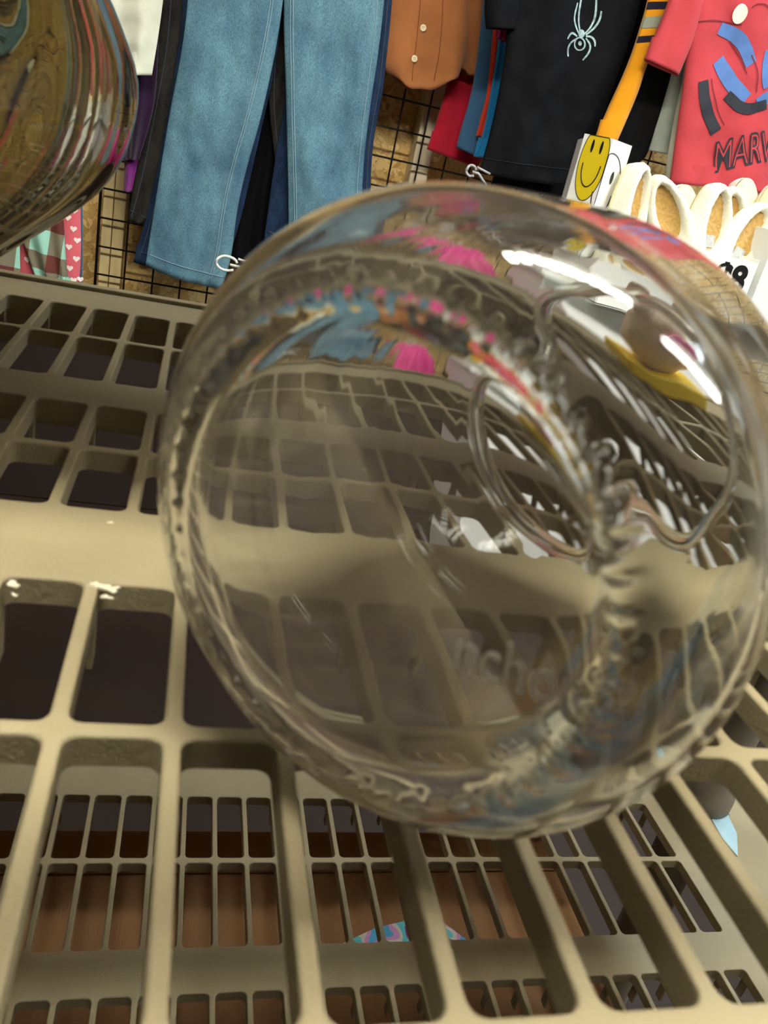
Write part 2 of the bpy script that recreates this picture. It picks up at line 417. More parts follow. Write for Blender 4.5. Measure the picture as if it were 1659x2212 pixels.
# ------------------------------------------------------------------ big rippled vase at the left
G_vase = glass('rippled_glass', (0.62, 0.61, 0.50), .05, (0.30, 0.27, 0.20))
vc = Vector((-1.53 * H, 3.4 * H, -H))
VF = Matrix.Translation(vc)
vo = [(0, 0), (0, .30), (.0, .40), (.03, .43), (.08, .47), (.14, .56), (.21, .68), (.32, .82), (.41, .925), (.49, 1.02), (.59, 1.13), (.69, 1.205), (.79, 1.25), (.92, 1.268), (1.04, 1.25), (1.15, 1.20), (1.26, 1.14), (1.45, 1.0), (1.62, .84), (1.78, .67), (1.92, .54), (2.05, .47), (2.18, .46), (2.30, .50), (2.38, .56)]
vo = [(a * H, r * H) for a, r in vo]
vi = [(a + (.004 if a < .03 else .001), max(0, r - .0045)) for a, r in vo][::-1]
vi = [(a, r) for a, r in vi if r > 0.02]
vi[0] = (vo[-1][0] + .0005, vo[-1][1] - .003)
vprof = smooth_poly(vo + vi + [(.006, 0)], 1)
nv = len(vprof)
def vmod(j, a, r, th):
    k = min(1, max(0, (a - .006) / .03)) * min(1, max(0, (.33 - a) / .06))
    f = .0011 * math.cos(20 * th + 1.5 * math.sin(a * 22)) + .0022 * noise.noise(Vector((math.cos(th) * 4, math.sin(th) * 4, a * 20)))
    if j > nv / 2: f *= -.9
    return (0, f * k)
bm = bmesh.new(); lathe(bm, vprof, 352, VF, vmod)
o = link('glass_vase', bm, G_vase); tag(o, 'big round rippled clear glass vase standing at the left of the upper shelf', 'vase')

# ------------------------------------------------------------------ below the rack: box, label, paper
M_card = mat('cardboard', (150, 110, 72), .85, .2, scale=5, amount=.18, bump=.3, bscale=160, stretch=(8, .6, 1))
zb = -4.9
bx = thing('cardboard_box', 'brown cardboard box with its flaps shut under the lower shelf', 'box', (1.0 * H, 3.6 * H, -7.3 * H + .0005))
bm = bmesh.new(); box(bm, -1.9 * H, 3.3 * H, 2.85 * H, 4.48 * H, -7.3 * H + .0005, zb * H - .004, bev=.002)
obj_pts('carton', bm, M_card, bx, False, origin=bx.location)
bm = bmesh.new(); box(bm, -1.9 * H, 3.3 * H, 2.85 * H, 4.16 * H, zb * H - .0038, zb * H, bev=.001)
obj_pts('flap', bm, M_card, bx, False, origin=bx.location)
bm = bmesh.new(); box(bm, -1.9 * H, 3.3 * H, 0, .30 * H, -.0035, 0, bev=.001)
bmesh.ops.transform(bm, matrix=Matrix.Translation((0, 4.175 * H, zb * H - .0002)) @ Matrix.Rotation(math.radians(22), 4, 'X'), verts=bm.verts)
obj_pts('flap', bm, M_card, bx, False, origin=bx.location)
# glitter wrapper lying on the box
M_gl = bpy.data.materials.new('glitter_print'); M_gl.use_nodes = True
n = M_gl.node_tree.nodes; l = M_gl.node_tree.links; b = n['Principled BSDF']
tc = n.new('ShaderNodeTexCoord'); no = n.new('ShaderNodeTexNoise'); no.inputs['Scale'].default_value = 26; no.inputs['Detail'].default_value = 1
l.new(tc.outputs['Object'], no.inputs['Vector']); r = n.new('ShaderNodeValToRGB'); r.color_ramp.interpolation = 'CONSTANT'
cols = [(0, (150, 45, 150)), (.40, (95, 200, 210)), (.47, (215, 205, 195)), (.52, (214, 150, 205)), (.58, (80, 175, 225))]
e = r.color_ramp.elements; e[0].position = 0; e[0].color = lin(cols[0][1]); e[1].position = cols[1][0]; e[1].color = lin(cols[1][1])
for p_, c_ in cols[2:]:
    x = e.new(p_); x.color = lin(c_)
l.new(no.outputs['Fac'], r.inputs['Fac'])
vo2 = n.new('ShaderNodeTexVoronoi'); vo2.inputs['Scale'].default_value = 420; l.new(tc.outputs['Object'], vo2.inputs['Vector'])
r3 = n.new('ShaderNodeValToRGB'); r3.color_ramp.elements[0].color = (1, 1, 1, 1); r3.color_ramp.elements[1].color = (0, 0, 0, 1); r3.color_ramp.elements[1].position = .3
l.new(vo2.outputs['Distance'], r3.inputs[0]); mx = n.new('ShaderNodeMixRGB'); mx.blend_type = 'ADD'; mx.inputs[0].default_value = .25
l.new(r.outputs[0], mx.inputs[1]); l.new(r3.outputs[0], mx.inputs[2]); l.new(mx.outputs[0], b.inputs['Base Color']); b.inputs['Roughness'].default_value = .3
pts = [at_z(px, py, zb * H + .002) for px, py in ((735, 2040), (812, 2004), (930, 1976), (965, 1998), (1022, 2040), (1035, 2110), (760, 2110))]
wr = thing('glitter_wrapper', 'pink and blue glitter wrapper lying on the cardboard box', 'wrapper', (sum((p for p in pts), Vector()) / len(pts)).xy.to_3d() + Vector((0, 0, zb * H)))
bm = bmesh.new(); vs = [bm.verts.new(p) for p in pts]; f = bm.faces.new(vs)
r_ = bmesh.ops.extrude_face_region(bm, geom=[f]); bmesh.ops.translate(bm, verts=[v for v in r_['geom'] if isinstance(v, bmesh.types.BMVert)], vec=(0, 0, -.0018)); bmesh.ops.recalc_face_normals(bm, faces=bm.faces)
obj_pts('sheet', bm, M_gl, wr, False, origin=wr.location)
bm = text_mesh('tea', .012, .0001); P0 = at_z(948, 2034, zb * H + .0023); P1 = at_z(952, 2010, zb * H + .0023)
d = (P1 - P0).normalized(); bmesh.ops.transform(bm, matrix=Matrix.Translation(P0.lerp(P1, .5)) @ Matrix.Rotation(math.atan2(d.y, d.x), 4, 'Z'), verts=bm.verts)
obj_pts('lettering', bm, mat('navy_ink', (25, 35, 90), .5), wr, False, label='navy lettering', origin=wr.location)
# pale blue paper by the corner post of the lower tier
zp = -4.15 * H + .001
pts = [at_z(px, py, zp + .0012) for px, py in ((1550, 1716), (1578, 1758), (1571, 1757), (1592, 1800), (1594, 1850), (1560, 1810), (1538, 1770), (1540, 1745))]
bm = bmesh.new(); vs = [bm.verts.new(p) for p in pts]; f = bm.faces.new(vs)
r_ = bmesh.ops.extrude_face_region(bm, geom=[f]); bmesh.ops.translate(bm, verts=[v for v in r_['geom'] if isinstance(v, bmesh.types.BMVert)], vec=(0, 0, -.0010)); bmesh.ops.recalc_face_normals(bm, faces=bm.faces)
o = link('paper_scrap', bm, mat('pale_blue_paper', (170, 205, 215), .6, scale=60, amount=.15), None, False); tag(o, 'torn pale blue paper scrap at the right end of the lower shelf', 'paper')

# ------------------------------------------------------------------ garments
def resample(poly, n):
    P = [Vector(p) for p in poly]; L = [0]
    for a, b in zip(P[:-1], P[1:]): L.append(L[-1] + (b - a).length)
    out = []
    for k in range(n):
        s = L[-1] * k / (n - 1); i = 0
        while i < len(L) - 2 and L[i + 1] < s: i += 1
        t = (s - L[i]) / max(1e-9, L[i + 1] - L[i]); out.append(P[i].lerp(P[i + 1], min(1, max(0, t))))
    return out
class Cloth:
    """a soft flat tube of cloth hanging between a left and a right outline (top to bottom)"""
    def __init__(s, left, right, Y, depth=.022, folds=3, famp=.008, sag=0.0, rows=70, seed=0, wrinkle=.004, wav=0):
        L = [at(*p, Y) for p in left]; Rr = [at(*p, Y) for p in right]
        L = smooth_poly([tuple(p) for p in L], 2); Rr = smooth_poly([tuple(p) for p in Rr], 2)
        s.L = resample(L, rows); s.R = resample(Rr, rows); s.Y = Y; s.d = depth; s.folds = folds; s.fa = famp; s.sag = sag; s.rows = rows; s.seed = seed; s.wr = wrinkle; s.wav = wav
    def p(s, u, t, side=-1, off=0.0, inset=0.0):
        """u 0..1 left to right, t 0..1 top to bottom, side -1 front / +1 back"""
        f = t * (s.rows - 1); i = min(int(f), s.rows - 2); g = f - i
        a = s.L[i].lerp(s.L[i + 1], g); b = s.R[i].lerp(s.R[i + 1], g)
        c = a.lerp(b, u)
        prof = max(0.0, 1 - abs(2 * u - 1) ** 3.0) ** .5
        fold = s.fa * math.sin(s.folds * 2 * PI * u + s.seed * 1.7 + .8 * math.sin(t * 3 + s.seed)) * (.35 + .65 * t)
        wr = s.wr * noise.noise(Vector((c.x * 9 + s.seed * 3, c.z * 9, s.seed)))
        wr += s.wr * .5 * noise.noise(Vector((c.x * 30 + s.seed * 3, c.z * 22, s.seed + 5)))
        y = s.Y + side * (s.d * .5 * prof + off) + (fold + wr) * prof
        z = c.z - s.sag * math.sin(PI * u) * t ** 8 + s.wav * math.sin(u * 17 + s.seed) * t ** 12
        return Vector((c.x, y, z))
    def mesh(s, bm, cols=44, t0=0, t1=1, off=0.0, u0=0, u1=1, hemdepth=True):
        rings = []
        n = s.rows
        for k in range(n):
            t = t0 + (t1 - t0) * k / (n - 1); ring = []
            for c in range(cols + 1): ring.append(s.p(.5 - .5 * math.cos(PI * c / cols), t, -1, off))
            for c in range(cols - 1, 0, -1): ring.append(s.p(.5 - .5 * math.cos(PI * c / cols), t, 1, off))
            rings.append([bm.verts.new(q) for q in ring])
        m = len(rings[0])
        for A, B in zip(rings[:-1], rings[1:]):
            for k in range(m): bm.faces.new((A[k], B[k], B[(k + 1) % m], A[(k + 1) % m]))
        # turned up hem: inner wall going back up inside
        last = rings[-1]; cen = sum((v.co for v in last), Vector()) / m
        inn = []
        for q, (sc, dz) in enumerate(((.985, 0), (.96, .004), (.95, .05))):
            inn.append([bm.verts.new(Vector((cen.x + (v.co.x - cen.x) * sc, cen.y + (v.co.y - cen.y) * (.8 if q else .9), v.co.z + dz))) for v in last])
        prev = last
        for ring in inn:
            for k in range(m): bm.faces.new((prev[k], ring[k], ring[(k + 1) % m], prev[(k + 1) % m]))
            prev = ring
        top = rings[0]; cv = bm.verts.new(sum((v.co for v in top), Vector()) / m)
        for k in range(m): bm.faces.new((cv, top[k], top[(k + 1) % m]))
        bmesh.ops.recalc_face_normals(bm, faces=bm.faces)
    def line(s, bm, pts, r=.0011, n=60, off=.0012):
        """a stitched line along (u,t) control points"""
        q = resample([(u, t, 0) for u, t in pts], n)
        tube_path(bm, [s.p(v.x, v.y, -1, off) for v in q], r, 5)
    def strip(s, bm, tA, tB, off=.0012, cols=44):
        g = []
        for k in range(7):
            t = tA + (tB - tA) * k / 6; g.append([bm.verts.new(s.p(.5 - .5 * math.cos(PI * c / cols), t, -1, off)) for c in range(cols + 1)])
        for A, B in zip(g[:-1], g[1:]):
            for c in range(cols): bm.faces.new((A[c], B[c], B[c + 1], A[c + 1]))
def fabric(name, col, bump=.35, bscale=700, amount=.12, scale=18, sheen=.25, rough=.85, col2=None):
    return mat(name, col, rough, .15, scale=scale, amount=amount, bump=bump, bscale=bscale, sheen=sheen, col2=col2)
def denim(name, a, b, scale=26):
    m = mat(name, a, .9, .1, scale=scale, col2=b, bump=.5, bscale=900, detail=6, stretch=(1.6, 1, .55))
    # fine weave speckle over the fade
    n = m.node_tree.nodes; l = m.node_tree.links; bs = n['Principled BSDF']
    src = bs.inputs['Base Color'].links[0].from_socket
    tc = n.new('ShaderNodeTexCoord'); mp = n.new('ShaderNodeMapping'); mp.inputs['Scale'].default_value = (1, 1, .35); l.new(tc.outputs['Object'], mp.inputs[0])
    t = n.new('ShaderNodeTexNoise'); t.inputs['Scale'].default_value = 600; t.inputs['Detail'].default_value = 2; l.new(mp.outputs[0], t.inputs['Vector'])
    mr = n.new('ShaderNodeMapRange'); mr.inputs['From Min'].default_value = .35; mr.inputs['From Max'].default_value = .65; mr.inputs['To Min'].default_value = .72; mr.inputs['To Max'].default_value = 1.3
    l.new(t.outputs['Fac'], mr.inputs['Value'])
    mx = n.new('ShaderNodeVectorMath'); mx.operation = 'SCALE'; l.new(src, mx.inputs[0]); l.new(mr.outputs[0], mx.inputs['Scale']); l.new(mx.outputs[0], bs.inputs['Base Color'])
    return m
def top_of(c):
    p = c.p(.5, 0); return Vector((p.x, c.Y, p.z))
def garment_thing(name, label, cat, c, group='clothes hanging on the wall grid'):
    # base of the thing: middle of its lower edge
    p = c.p(.5, 1); return thing(name, label, cat, (p.x, c.Y, p.z), group)
def part(name, c, m, t, **k):
    bm = bmesh.new(); c.mesh(bm, **k); return obj_pts(name, bm, m, t, True, origin=t.location)
M_seam = mat('denim_thread', (134, 166, 182), .8)
M_seamd = mat('dark_thread', (70, 80, 95), .8)
def jeans(name, label, legs, m, thread, seams, hems=True, dark=False):
    cs = [Cloth(**k) for k in legs]
    t = garment_thing('jeans', label, 'jeans', cs[0], 'jeans hanging on the wall grid')
    for i, c in enumerate(cs):
        lg = part('trouser_leg', c, m, t)
        bm = bmesh.new()
        for s in seams[i]: c.line(bm, s)
        if hems: c.line(bm, [(.03, .965), (.97, .965)])
        if len(bm.verts): o = obj_pts('seam', bm, thread, lg, True, origin=t.location)
        else: bm.free()
    return t, cs
Yj = 2.37
M_den = denim('blue_denim', (104, 144, 158), (70, 104, 126), 9)
jeans('jeans', 'faded mid blue jeans hanging in front of the darker pairs',
      [dict(left=[(428, -330), (408, -20), (395, 100), (365, 250), (338, 420), (314, 574)], right=[(640, -330), (612, 30), (566, 250), (536, 350), (512, 450), (500, 560), (478, 624)], Y=Yj, depth=.03, folds=1.5, famp=.006, sag=.006, seed=1, wrinkle=.012),
       dict(left=[(618, -330), (612, 40), (616, 150), (620, 300), (624, 470), (622, 660)], right=[(850, -330), (836, -60), (820, 100), (798, 240), (782, 380), (776, 655)], Y=Yj + .004, depth=.03, folds=1.2, famp=.006, sag=.006, seed=2, wrinkle=.012)],
      M_den, M_seam, [[[(.90, .02), (.86, .35), (.82, .65), (.80, .99)], [(.93, .02), (.885, .35), (.845, .65), (.83, .99)]], [[(.06, .02), (.06, .5), (.09, .99)], [(.09, .02), (.085, .5), (.12, .99)], [(.93, .02), (.92, .99)]]])
M_den2 = denim('dark_denim', (42, 62, 92), (26, 40, 64))
jeans('jeans', 'dark indigo jeans showing at the sides of the faded blue pair',
      [dict(left=[(415, -330), (398, 0), (372, 200), (330, 420), (288, 566)], right=[(640, -330), (606, 100), (560, 300), (500, 560), (440, 612)], Y=Yj + .05, depth=.02, seed=3, famp=.003),
       dict(left=[(640, -330), (640, 100), (600, 300), (570, 520)], right=[(868, -330), (850, -20), (828, 200), (806, 300), (800, 400), (796, 640)], Y=Yj + .05, depth=.02, seed=4, famp=.003)],
      M_den2, M_seamd, [[[(.06, .3), (.06, .99)]], [[(.95, .2), (.95, .99)]]])
M_den3 = denim('charcoal_denim', (62, 60, 58), (36, 35, 34))
jeans('jeans', 'washed charcoal jeans hanging behind the blue pairs, left edge showing',
      [dict(left=[(365, -330), (345, -20), (338, 100), (318, 220), (298, 340), (276, 476)], right=[(640, -330), (590, 100), (520, 300), (430, 480), (330, 492)], Y=Yj + .085, depth=.02, seed=5, famp=.004),
       dict(left=[(600, -330), (588, 100), (578, 210), (592, 330), (610, 470), (614, 520)], right=[(700, -330), (690, 100), (680, 300), (672, 520)], Y=Yj + .085, depth=.02, seed=6, famp=.004)],
      M_den3, M_seamd, [[[(.10, .3), (.10, .99)]], [[(.10, .2), (.10, .99)]]])
M_black = fabric('black_cloth', (9, 10, 14), amount=.2, sheen=.0)
def simple(name, label, cat, m, thk=True, group=None, pt=None, **k):
    c = Cloth(**k); bm = bmesh.new(); c.mesh(bm)
    p = c.p(.5, 1); org = Vector((p.x, c.Y, p.z))
    o = obj_pts(name, bm, m, None, True, origin=org); tag(o, label, cat, group or 'clothes hanging on the wall grid')
    return o, c
simple('trousers', 'black trousers hanging between the legs of the blue jeans', 'trousers', M_black,
       left=[(560, -330), (556, 60), (540, 300), (505, 430), (492, 560)], right=[(640, -330), (640, 100), (640, 300), (628, 560)], Y=Yj + .12, depth=.02, seed=9)
# white printed shirt and purple garments at the far left
M_white = mat('white_print_cloth', (222, 226, 208), .85, .15, bump=.3, bscale=500, scale=45, amount=.10)
simple('shirt', 'off-white shirt with faint small prints beside the rippled vase', 'shirt', M_white,
       left=[(215, -330), (225, -100), (236, 60), (244, 162)], right=[(380, -330), (360, -60), (345, 60), (328, 163)], Y=2.33, depth=.03, seed=11, folds=1, famp=.012, wrinkle=.012)
M_mag = fabric('magenta_cloth', (128, 32, 130), amount=.25)
M_purp = fabric('deep_purple_cloth', (42, 14, 50), amount=.5)
simple('leggings', 'bright purple leggings below the white shirt', 'leggings', M_mag,
       left=[(280, 20), (274, 200), (270, 330), (267, 414)], right=[(318, 20), (312, 200), (300, 340), (284, 414)], Y=2.41, depth=.02, seed=12, folds=1)
simple('leggings', 'dark purple leggings hanging just left of the charcoal jeans', 'leggings', M_purp,
       left=[(262, 20), (262, 200), (258, 300), (264, 345)], right=[(345, 20), (338, 200), (326, 260), (300, 345)], Y=2.385, depth=.02, seed=13, folds=2)
# pyjamas low at the left
def plaid():
    m = bpy.data.materials.new('teal_plaid'); m.use_nodes = True; n = m.node_tree.nodes; l = m.node_tree.links; b = n['Principled BSDF']
    b.inputs['Roughness'].default_value = .9
    tc = n.new('ShaderNodeTexCoord'); mp = n.new('ShaderNodeMapping'); mp.inputs['Rotation'].default_value = (0, math.radians(-6), 0); mp.inputs['Scale'].default_value = (13, 13, 10)
    l.new(tc.outputs['Object'], mp.inputs[0]); s = n.new('ShaderNodeSeparateXYZ'); l.new(mp.outputs[0], s.inputs[0])
    outs = []
    for ax_ in ('X', 'Z'):
        fr = n.new('ShaderNodeMath'); fr.operation = 'FRACT'; l.new(s.outputs[ax_], fr.inputs[0])
        gt = n.new('ShaderNodeMath'); gt.operation = 'GREATER_THAN'; gt.inputs[1].default_value = .58; l.new(fr.outputs[0], gt.inputs[0]); outs.append(gt)
    ad = n.new('ShaderNodeMath'); ad.operation = 'ADD'; l.new(outs[0].outputs[0], ad.inputs[0]); l.new(outs[1].outputs[0], ad.inputs[1])
    dv = n.new('ShaderNodeMath'); dv.operation = 'MULTIPLY'; dv.inputs[1].default_value = .5; l.new(ad.outputs[0], dv.inputs[0])
    r = n.new('ShaderNodeValToRGB'); r.color_ramp.interpolation = 'CONSTANT'; e = r.color_ramp.elements
    e[0].color = lin((150, 204, 186)); e[1].position = .4; e[1].color = lin((118, 112, 92)); x = e.new(.9); x.color = lin((95, 45, 38))
    l.new(dv.outputs[0], r.inputs[0]); l.new(r.outputs[0], b.inputs['Base Color']); return m
M_pla = plaid()
M_pink = fabric('pink_fleece', (222, 104, 116), amount=.12)
pc = Cloth(left=[(-20, 330), (-10, 450), (0, 520), (40, 640)], right=[(172, 330), (174, 450), (176, 560), (168, 640)], Y=2.30, depth=.03, seed=21, folds=1)
pt_ = garment_thing('pyjama_trousers', 'pink fleece pyjama trousers with white hearts behind the teal plaid ones', 'pyjamas', pc)
part('fleece', pc, M_pink, pt_)
M_heart = mat('white_heart_print', (240, 225, 220), .8)
def drape(bm, c, off=.0012):
    """push front decoration onto the cloth surface"""
    for v in bm.verts:
        # locate (u,t)
        z = v.co.z; best = 0; lo, hi = 0.0, 1.0
        t = .5
        for _ in range(3):
            lo, hi = (0.0, 1.0)
            for __ in range(22):
                t = (lo + hi) / 2; f = t * (c.rows - 1); i = min(int(f), c.rows - 2); g = f - i
                a = c.L[i].lerp(c.L[i + 1], g); b = c.R[i].lerp(c.R[i + 1], g); u = (v.co.x - a.x) / max(1e-6, b.x - a.x)
                zz = a.z + (b.z - a.z) * min(1, max(0, u))
                if zz > z: lo = t
                else: hi = t
            break
        u = min(.995, max(.005, u)); q = c.p(u, t, -1, off); v.co.y = q.y + (v.co.y if abs(v.co.y) < .01 else 0)
for (px, py) in ((158, 495), (166, 520), (148, 534), (164, 560), (150, 580), (172, 605), (158, 606), (70, 600), (90, 560), (60, 560), (146, 470), (160, 455)):
    bm = bmesh.new(); c0 = at(px, py, 2.30 - .0165); s = .0085
    vs = []
    for k in range(20):
        a = 2 * PI * k / 20; hx = 16 * math.sin(a) ** 3 / 16; hz = (13 * math.cos(a) - 5 * math.cos(2 * a) - 2 * math.cos(3 * a) - math.cos(4 * a)) / 16
        # lie on the fleece
        vs.append(bm.verts.new((c0.x + hx * s, 0, c0.z + hz * s)))
    bm.faces.new(vs); drape(bm, pc); obj_pts('heart_print', bm, M_heart, pt_, False, label='white heart print', origin=pt_.location)
simple('pyjama_trousers', 'teal and brown plaid pyjama trousers, the long leg in front', 'pyjamas', M_pla,
       left=[(20, 380), (36, 480), (62, 560), (92, 640)], right=[(130, 380), (138, 480), (142, 560), (152, 640)], Y=2.26, depth=.03, seed=22, folds=2, famp=.01)
simple('pyjama_trousers', 'teal and brown plaid pyjama trousers at the left edge under the vase', 'pyjamas', M_pla,
       left=[(-120, 380), (-130, 480), (-140, 640)], right=[(40, 380), (42, 500), (45, 640)], Y=2.255, depth=.03, seed=23, folds=2, famp=.01)
simple('pyjama_trousers', 'slate blue trousers showing as a strip right of the heart print pyjamas', 'pyjamas', fabric('slate_cloth', (74, 108, 140)),
       left=[(120, 330), (120, 450), (120, 640)], right=[(176, 330), (180, 500), (178, 640)], Y=2.345, depth=.02, seed=24)
# brown button shirt
M_brn = fabric('rust_cloth', (170, 108, 62), amount=.18, scale=12)
bc = Cloth(left=[(850, -330), (846, -100), (838, 40), (824, 140), (838, 160)], right=[(1010, -330), (1012, -100), (1012, 40), (1006, 120), (990, 166)], Y=2.43, depth=.05, seed=31, folds=1.3, famp=.010, sag=.036, wrinkle=.01, wav=.003)
bt = garment_thing('shirt', 'rust brown button shirt hanging right of the blue jeans', 'shirt', bc)
part('shirt_body', bc, M_brn, bt)
sc_ = Cloth(left=[(985, -330), (980, -100), (978, 60), (980, 132)], right=[(1060, -330), (1046, -100), (1040, 60), (1032, 168)], Y=2.455, depth=.04, seed=32, folds=1, famp=.008, sag=.008, wav=.002)
part('sleeve', sc_, M_brn, bt)
bm = bmesh.new(); bc.line(bm, [(.36, .02), (.36, .97)], .0009); bc.line(bm, [(.64, .02), (.66, .97)], .0009)
obj_pts('placket_seam', bm, mat('rust_thread', (120, 66, 34), .9), bt, True, origin=bt.location)
M_btn = mat('cream_button', (230, 215, 180), .35)
for (px, py) in ((910, 62), (890, 128)):
    c0 = at(px, py, 2.43)
    bm = bmesh.new(); lathe(bm, [(0, 0), (0, .0075), (.0016, .0085), (.003, .0075), (.0022, .0055), (.0022, 0)], 24, Matrix.Rotation(math.radians(90), 4, 'X'))
    for v in bm.verts: v.co = Vector((v.co.x, v.co.y, v.co.z))
    tmp = bmesh.new(); tv = tmp.verts.new(c0); drape(tmp, bc, .001); yy = tv.co.y; tmp.free()
    
    # the disc faces the room
    tmp2 = Vector((c0.x, 0, c0.z))
    tmpb = bmesh.new(); q_ = tmpb.verts.new(tmp2); drape(tmpb, bc, .001); yy = q_.co.y; tmpb.free()
    for v in bm.verts: v.co += Vector((c0.x, yy, c0.z))
    ob = obj_pts('button', bm, M_btn, bt, True, label='cream button', origin=(c0.x, yy, c0.z))
    bm = bmesh.new()
    for dx, dz in ((-.002, -.002), (.002, -.002), (-.002, .002), (.002, .002)):
        lathe(bm, [(0, 0), (0, .0009), (.0008, .0009), (.0008, 0)], 8, Matrix.Translation((c0.x + dx, yy - .002, c0.z + dz)) @ Matrix.Rotation(math.radians(90), 4, 'X'))
    obj_pts('button_hole', bm, M_wire, ob, True, origin=(c0.x, yy, c0.z))
# crimson, slate, orange, bright blue, pink bits
simple('shirt', 'crimson shirt hanging below the rust brown shirt', 'shirt', fabric('crimson_cloth', (178, 22, 48)),
       left=[(1000, -200), (996, 60), (966, 180), (944, 260), (922, 322)], right=[(1100, -200), (1090, 60), (1080, 160), (1070, 300), (1030, 362)], Y=2.49, depth=.03, seed=33, folds=1.2, famp=.01)
simple('shirt', 'slate blue shirt sleeve between the crimson and bright blue shirts', 'shirt', fabric('slate_cloth_b', (58, 98, 134)),
       left=[(1060, -200), (1040, 60), (1020, 200), (998, 270), (986, 318)], right=[(1100, -200), (1095, 100), (1080, 220), (1066, 290), (1036, 342)], Y=2.43, depth=.03, seed=34, folds=1)
simple('shirt', 'orange red shirt edge beside the bright blue shirt', 'shirt', fabric('orange_cloth', (226, 62, 28)),
       left=[(1070, 0), (1054, 200), (1042, 240), (1028, 294)], right=[(1110, 0), (1100, 150), (1080, 240), (1060, 297)], Y=2.395, depth=.016, seed=35)
simple('shirt', 'bright blue shirt edge hanging against the black spider tee shirt', 'shirt', fabric('azure_cloth', (28, 132, 190)),
       left=[(1090, -100), (1076, 100), (1058, 210), (1044, 290), (1022, 338)], right=[(1140, -100), (1130, 100), (1110, 240), (1090, 345)], Y=2.37, depth=.02, seed=36)
simple('shirt', 'pink shirt edge peeping out under the black tee shirt sleeve', 'shirt', fabric('pink_cloth', (216, 60, 140)),
       left=[(1086, -40), (1076, 40), (1071, 78)], right=[(1120, -40), (1112, 40), (1098, 96)], Y=2.285, depth=.012, seed=37)
# black spider tee
Yt = 2.22
tc_ = Cloth(left=[(1130, -330), (1108, -60), (1098, 60), (1082, 180), (1056, 300), (1034, 374)], right=[(1480, -330), (1400, -60), (1376, 40), (1340, 150), (1284, 300), (1244, 402)], Y=Yt, depth=.05, seed=41, folds=2.3, famp=.010, sag=.004, wrinkle=.012)
tt = garment_thing('tee_shirt', 'black tee shirt with a pale spider print', 'tee shirt', tc_)
part('shirt_body', tc_, M_black, tt)
s1 = Cloth(left=[(1090, -330), (1052, -60), (1046, 20), (1050, 62)], right=[(1180, -330), (1130, -60), (1120, 20), (1112, 64)], Y=Yt - .01, depth=.04, seed=42, folds=1, famp=.004)
part('sleeve', s1, M_black, tt)
bm = bmesh.new(); tc_.line(bm, [(.01, .945), (.99, .945)], .0008); obj_pts('hem_stitch', bm, mat('grey_thread', (34, 34, 38), .9), tt, True, origin=tt.location)
M_spd = mat('pale_spider_print', (176, 206, 206), .7, scale=120, amount=.6)
bm = bmesh.new()
def print_line(bm, c, pts, wd, taper=.35, n=22):
    P = [at(px, py, c.Y) for px, py in pts]; P = resample([tuple(p) for p in smooth_poly([tuple(p) for p in P], 2)], n); rows = []
    for i, p in enumerate(P):
        t = (P[min(i + 1, n - 1)] - P[max(i - 1, 0)]).normalized(); nn = Vector((-t.z, 0, t.x)); ww = wd * (taper + (1 - taper) * math.sin(PI * min(.85, .15 + .7 * i / n)))
        rows.append((bm.verts.new((p.x + nn.x * ww / 2, 0, p.z + nn.z * ww / 2)), bm.verts.new((p.x - nn.x * ww / 2, 0, p.z - nn.z * ww / 2))))
    for a, b in zip(rows[:-1], rows[1:]): bm.faces.new((a[0], b[0], b[1], a[1]))
def print_blob(bm, c, cx, cy, rx, ry, ang=0, n=28):
    vs = []
    for k in range(n):
        a = 2 * PI * k / n; x = rx * math.cos(a); y = ry * math.sin(a); A = math.radians(ang)
        p = at(cx + x * math.cos(A) - y * math.sin(A), cy + x * math.sin(A) + y * math.cos(A), c.Y); vs.append(bm.verts.new((p.x, 0, p.z)))
    bm.faces.new(vs)
for leg in ([(1242, 72), (1236, 58), (1231, 40), (1240, 8)], [(1246, 72), (1243, 48), (1244, 20), (1256, -30)], [(1256, 74), (1270, 60), (1281, 35), (1281, -30)], [(1258, 77), (1277, 62), (1287, 45), (1290, 26)],
            [(1240, 80), (1228, 72), (1221, 76), (1216, 86)], [(1240, 84), (1226, 92), (1219, 104), (1221, 123)], [(1258, 80), (1268, 80), (1275, 90), (1275, 102)], [(1258, 84), (1266, 98), (1264, 114), (1251, 131)]):
    print_line(bm, tc_, leg, .0048)
print_blob(bm, tc_, 1249, 74, 7, 9); drape(bm, tc_, .0015)
obj_pts('spider_print', bm, M_spd, tt, False, label='pale spider print', origin=tt.location)
bm = bmesh.new()
ring = []
for k in range(28):
    a = 2 * PI * k / 28
    for q, s in ((0, 1), (1, .72)):
        pass
R1 = [at(1245 + 12 * math.cos(2 * PI * k / 28), 96 + 15 * math.sin(2 * PI * k / 28), Yt) for k in range(28)]; R2 = [at(1245 + 9 * math.cos(2 * PI * k / 28), 96 + 12 * math.sin(2 * PI * k / 28), Yt) for k in range(28)]
v1 = [bm.verts.new((p.x, 0, p.z)) for p in R1]; v2 = [bm.verts.new((p.x, 0, p.z)) for p in R2]
for k in range(28): bm.faces.new((v1[k], v1[(k + 1) % 28], v2[(k + 1) % 28], v2[k]))
print_blob(bm, tc_, 1246, 95, 3.5, 5); drape(bm, tc_, .002)
obj_pts('spider_abdomen', bm, M_spd, tt, False, origin=tt.location)
simple('shirt', 'black shirt hanging lower behind the spider tee shirt', 'shirt', fabric('black_cloth_b', (10, 10, 12), sheen=0),
       left=[(1130, -200), (1120, 200), (1090, 340), (1060, 398)], right=[(1420, -200), (1380, 150), (1300, 330), (1238, 430)], Y=2.33, depth=.03, seed=43)
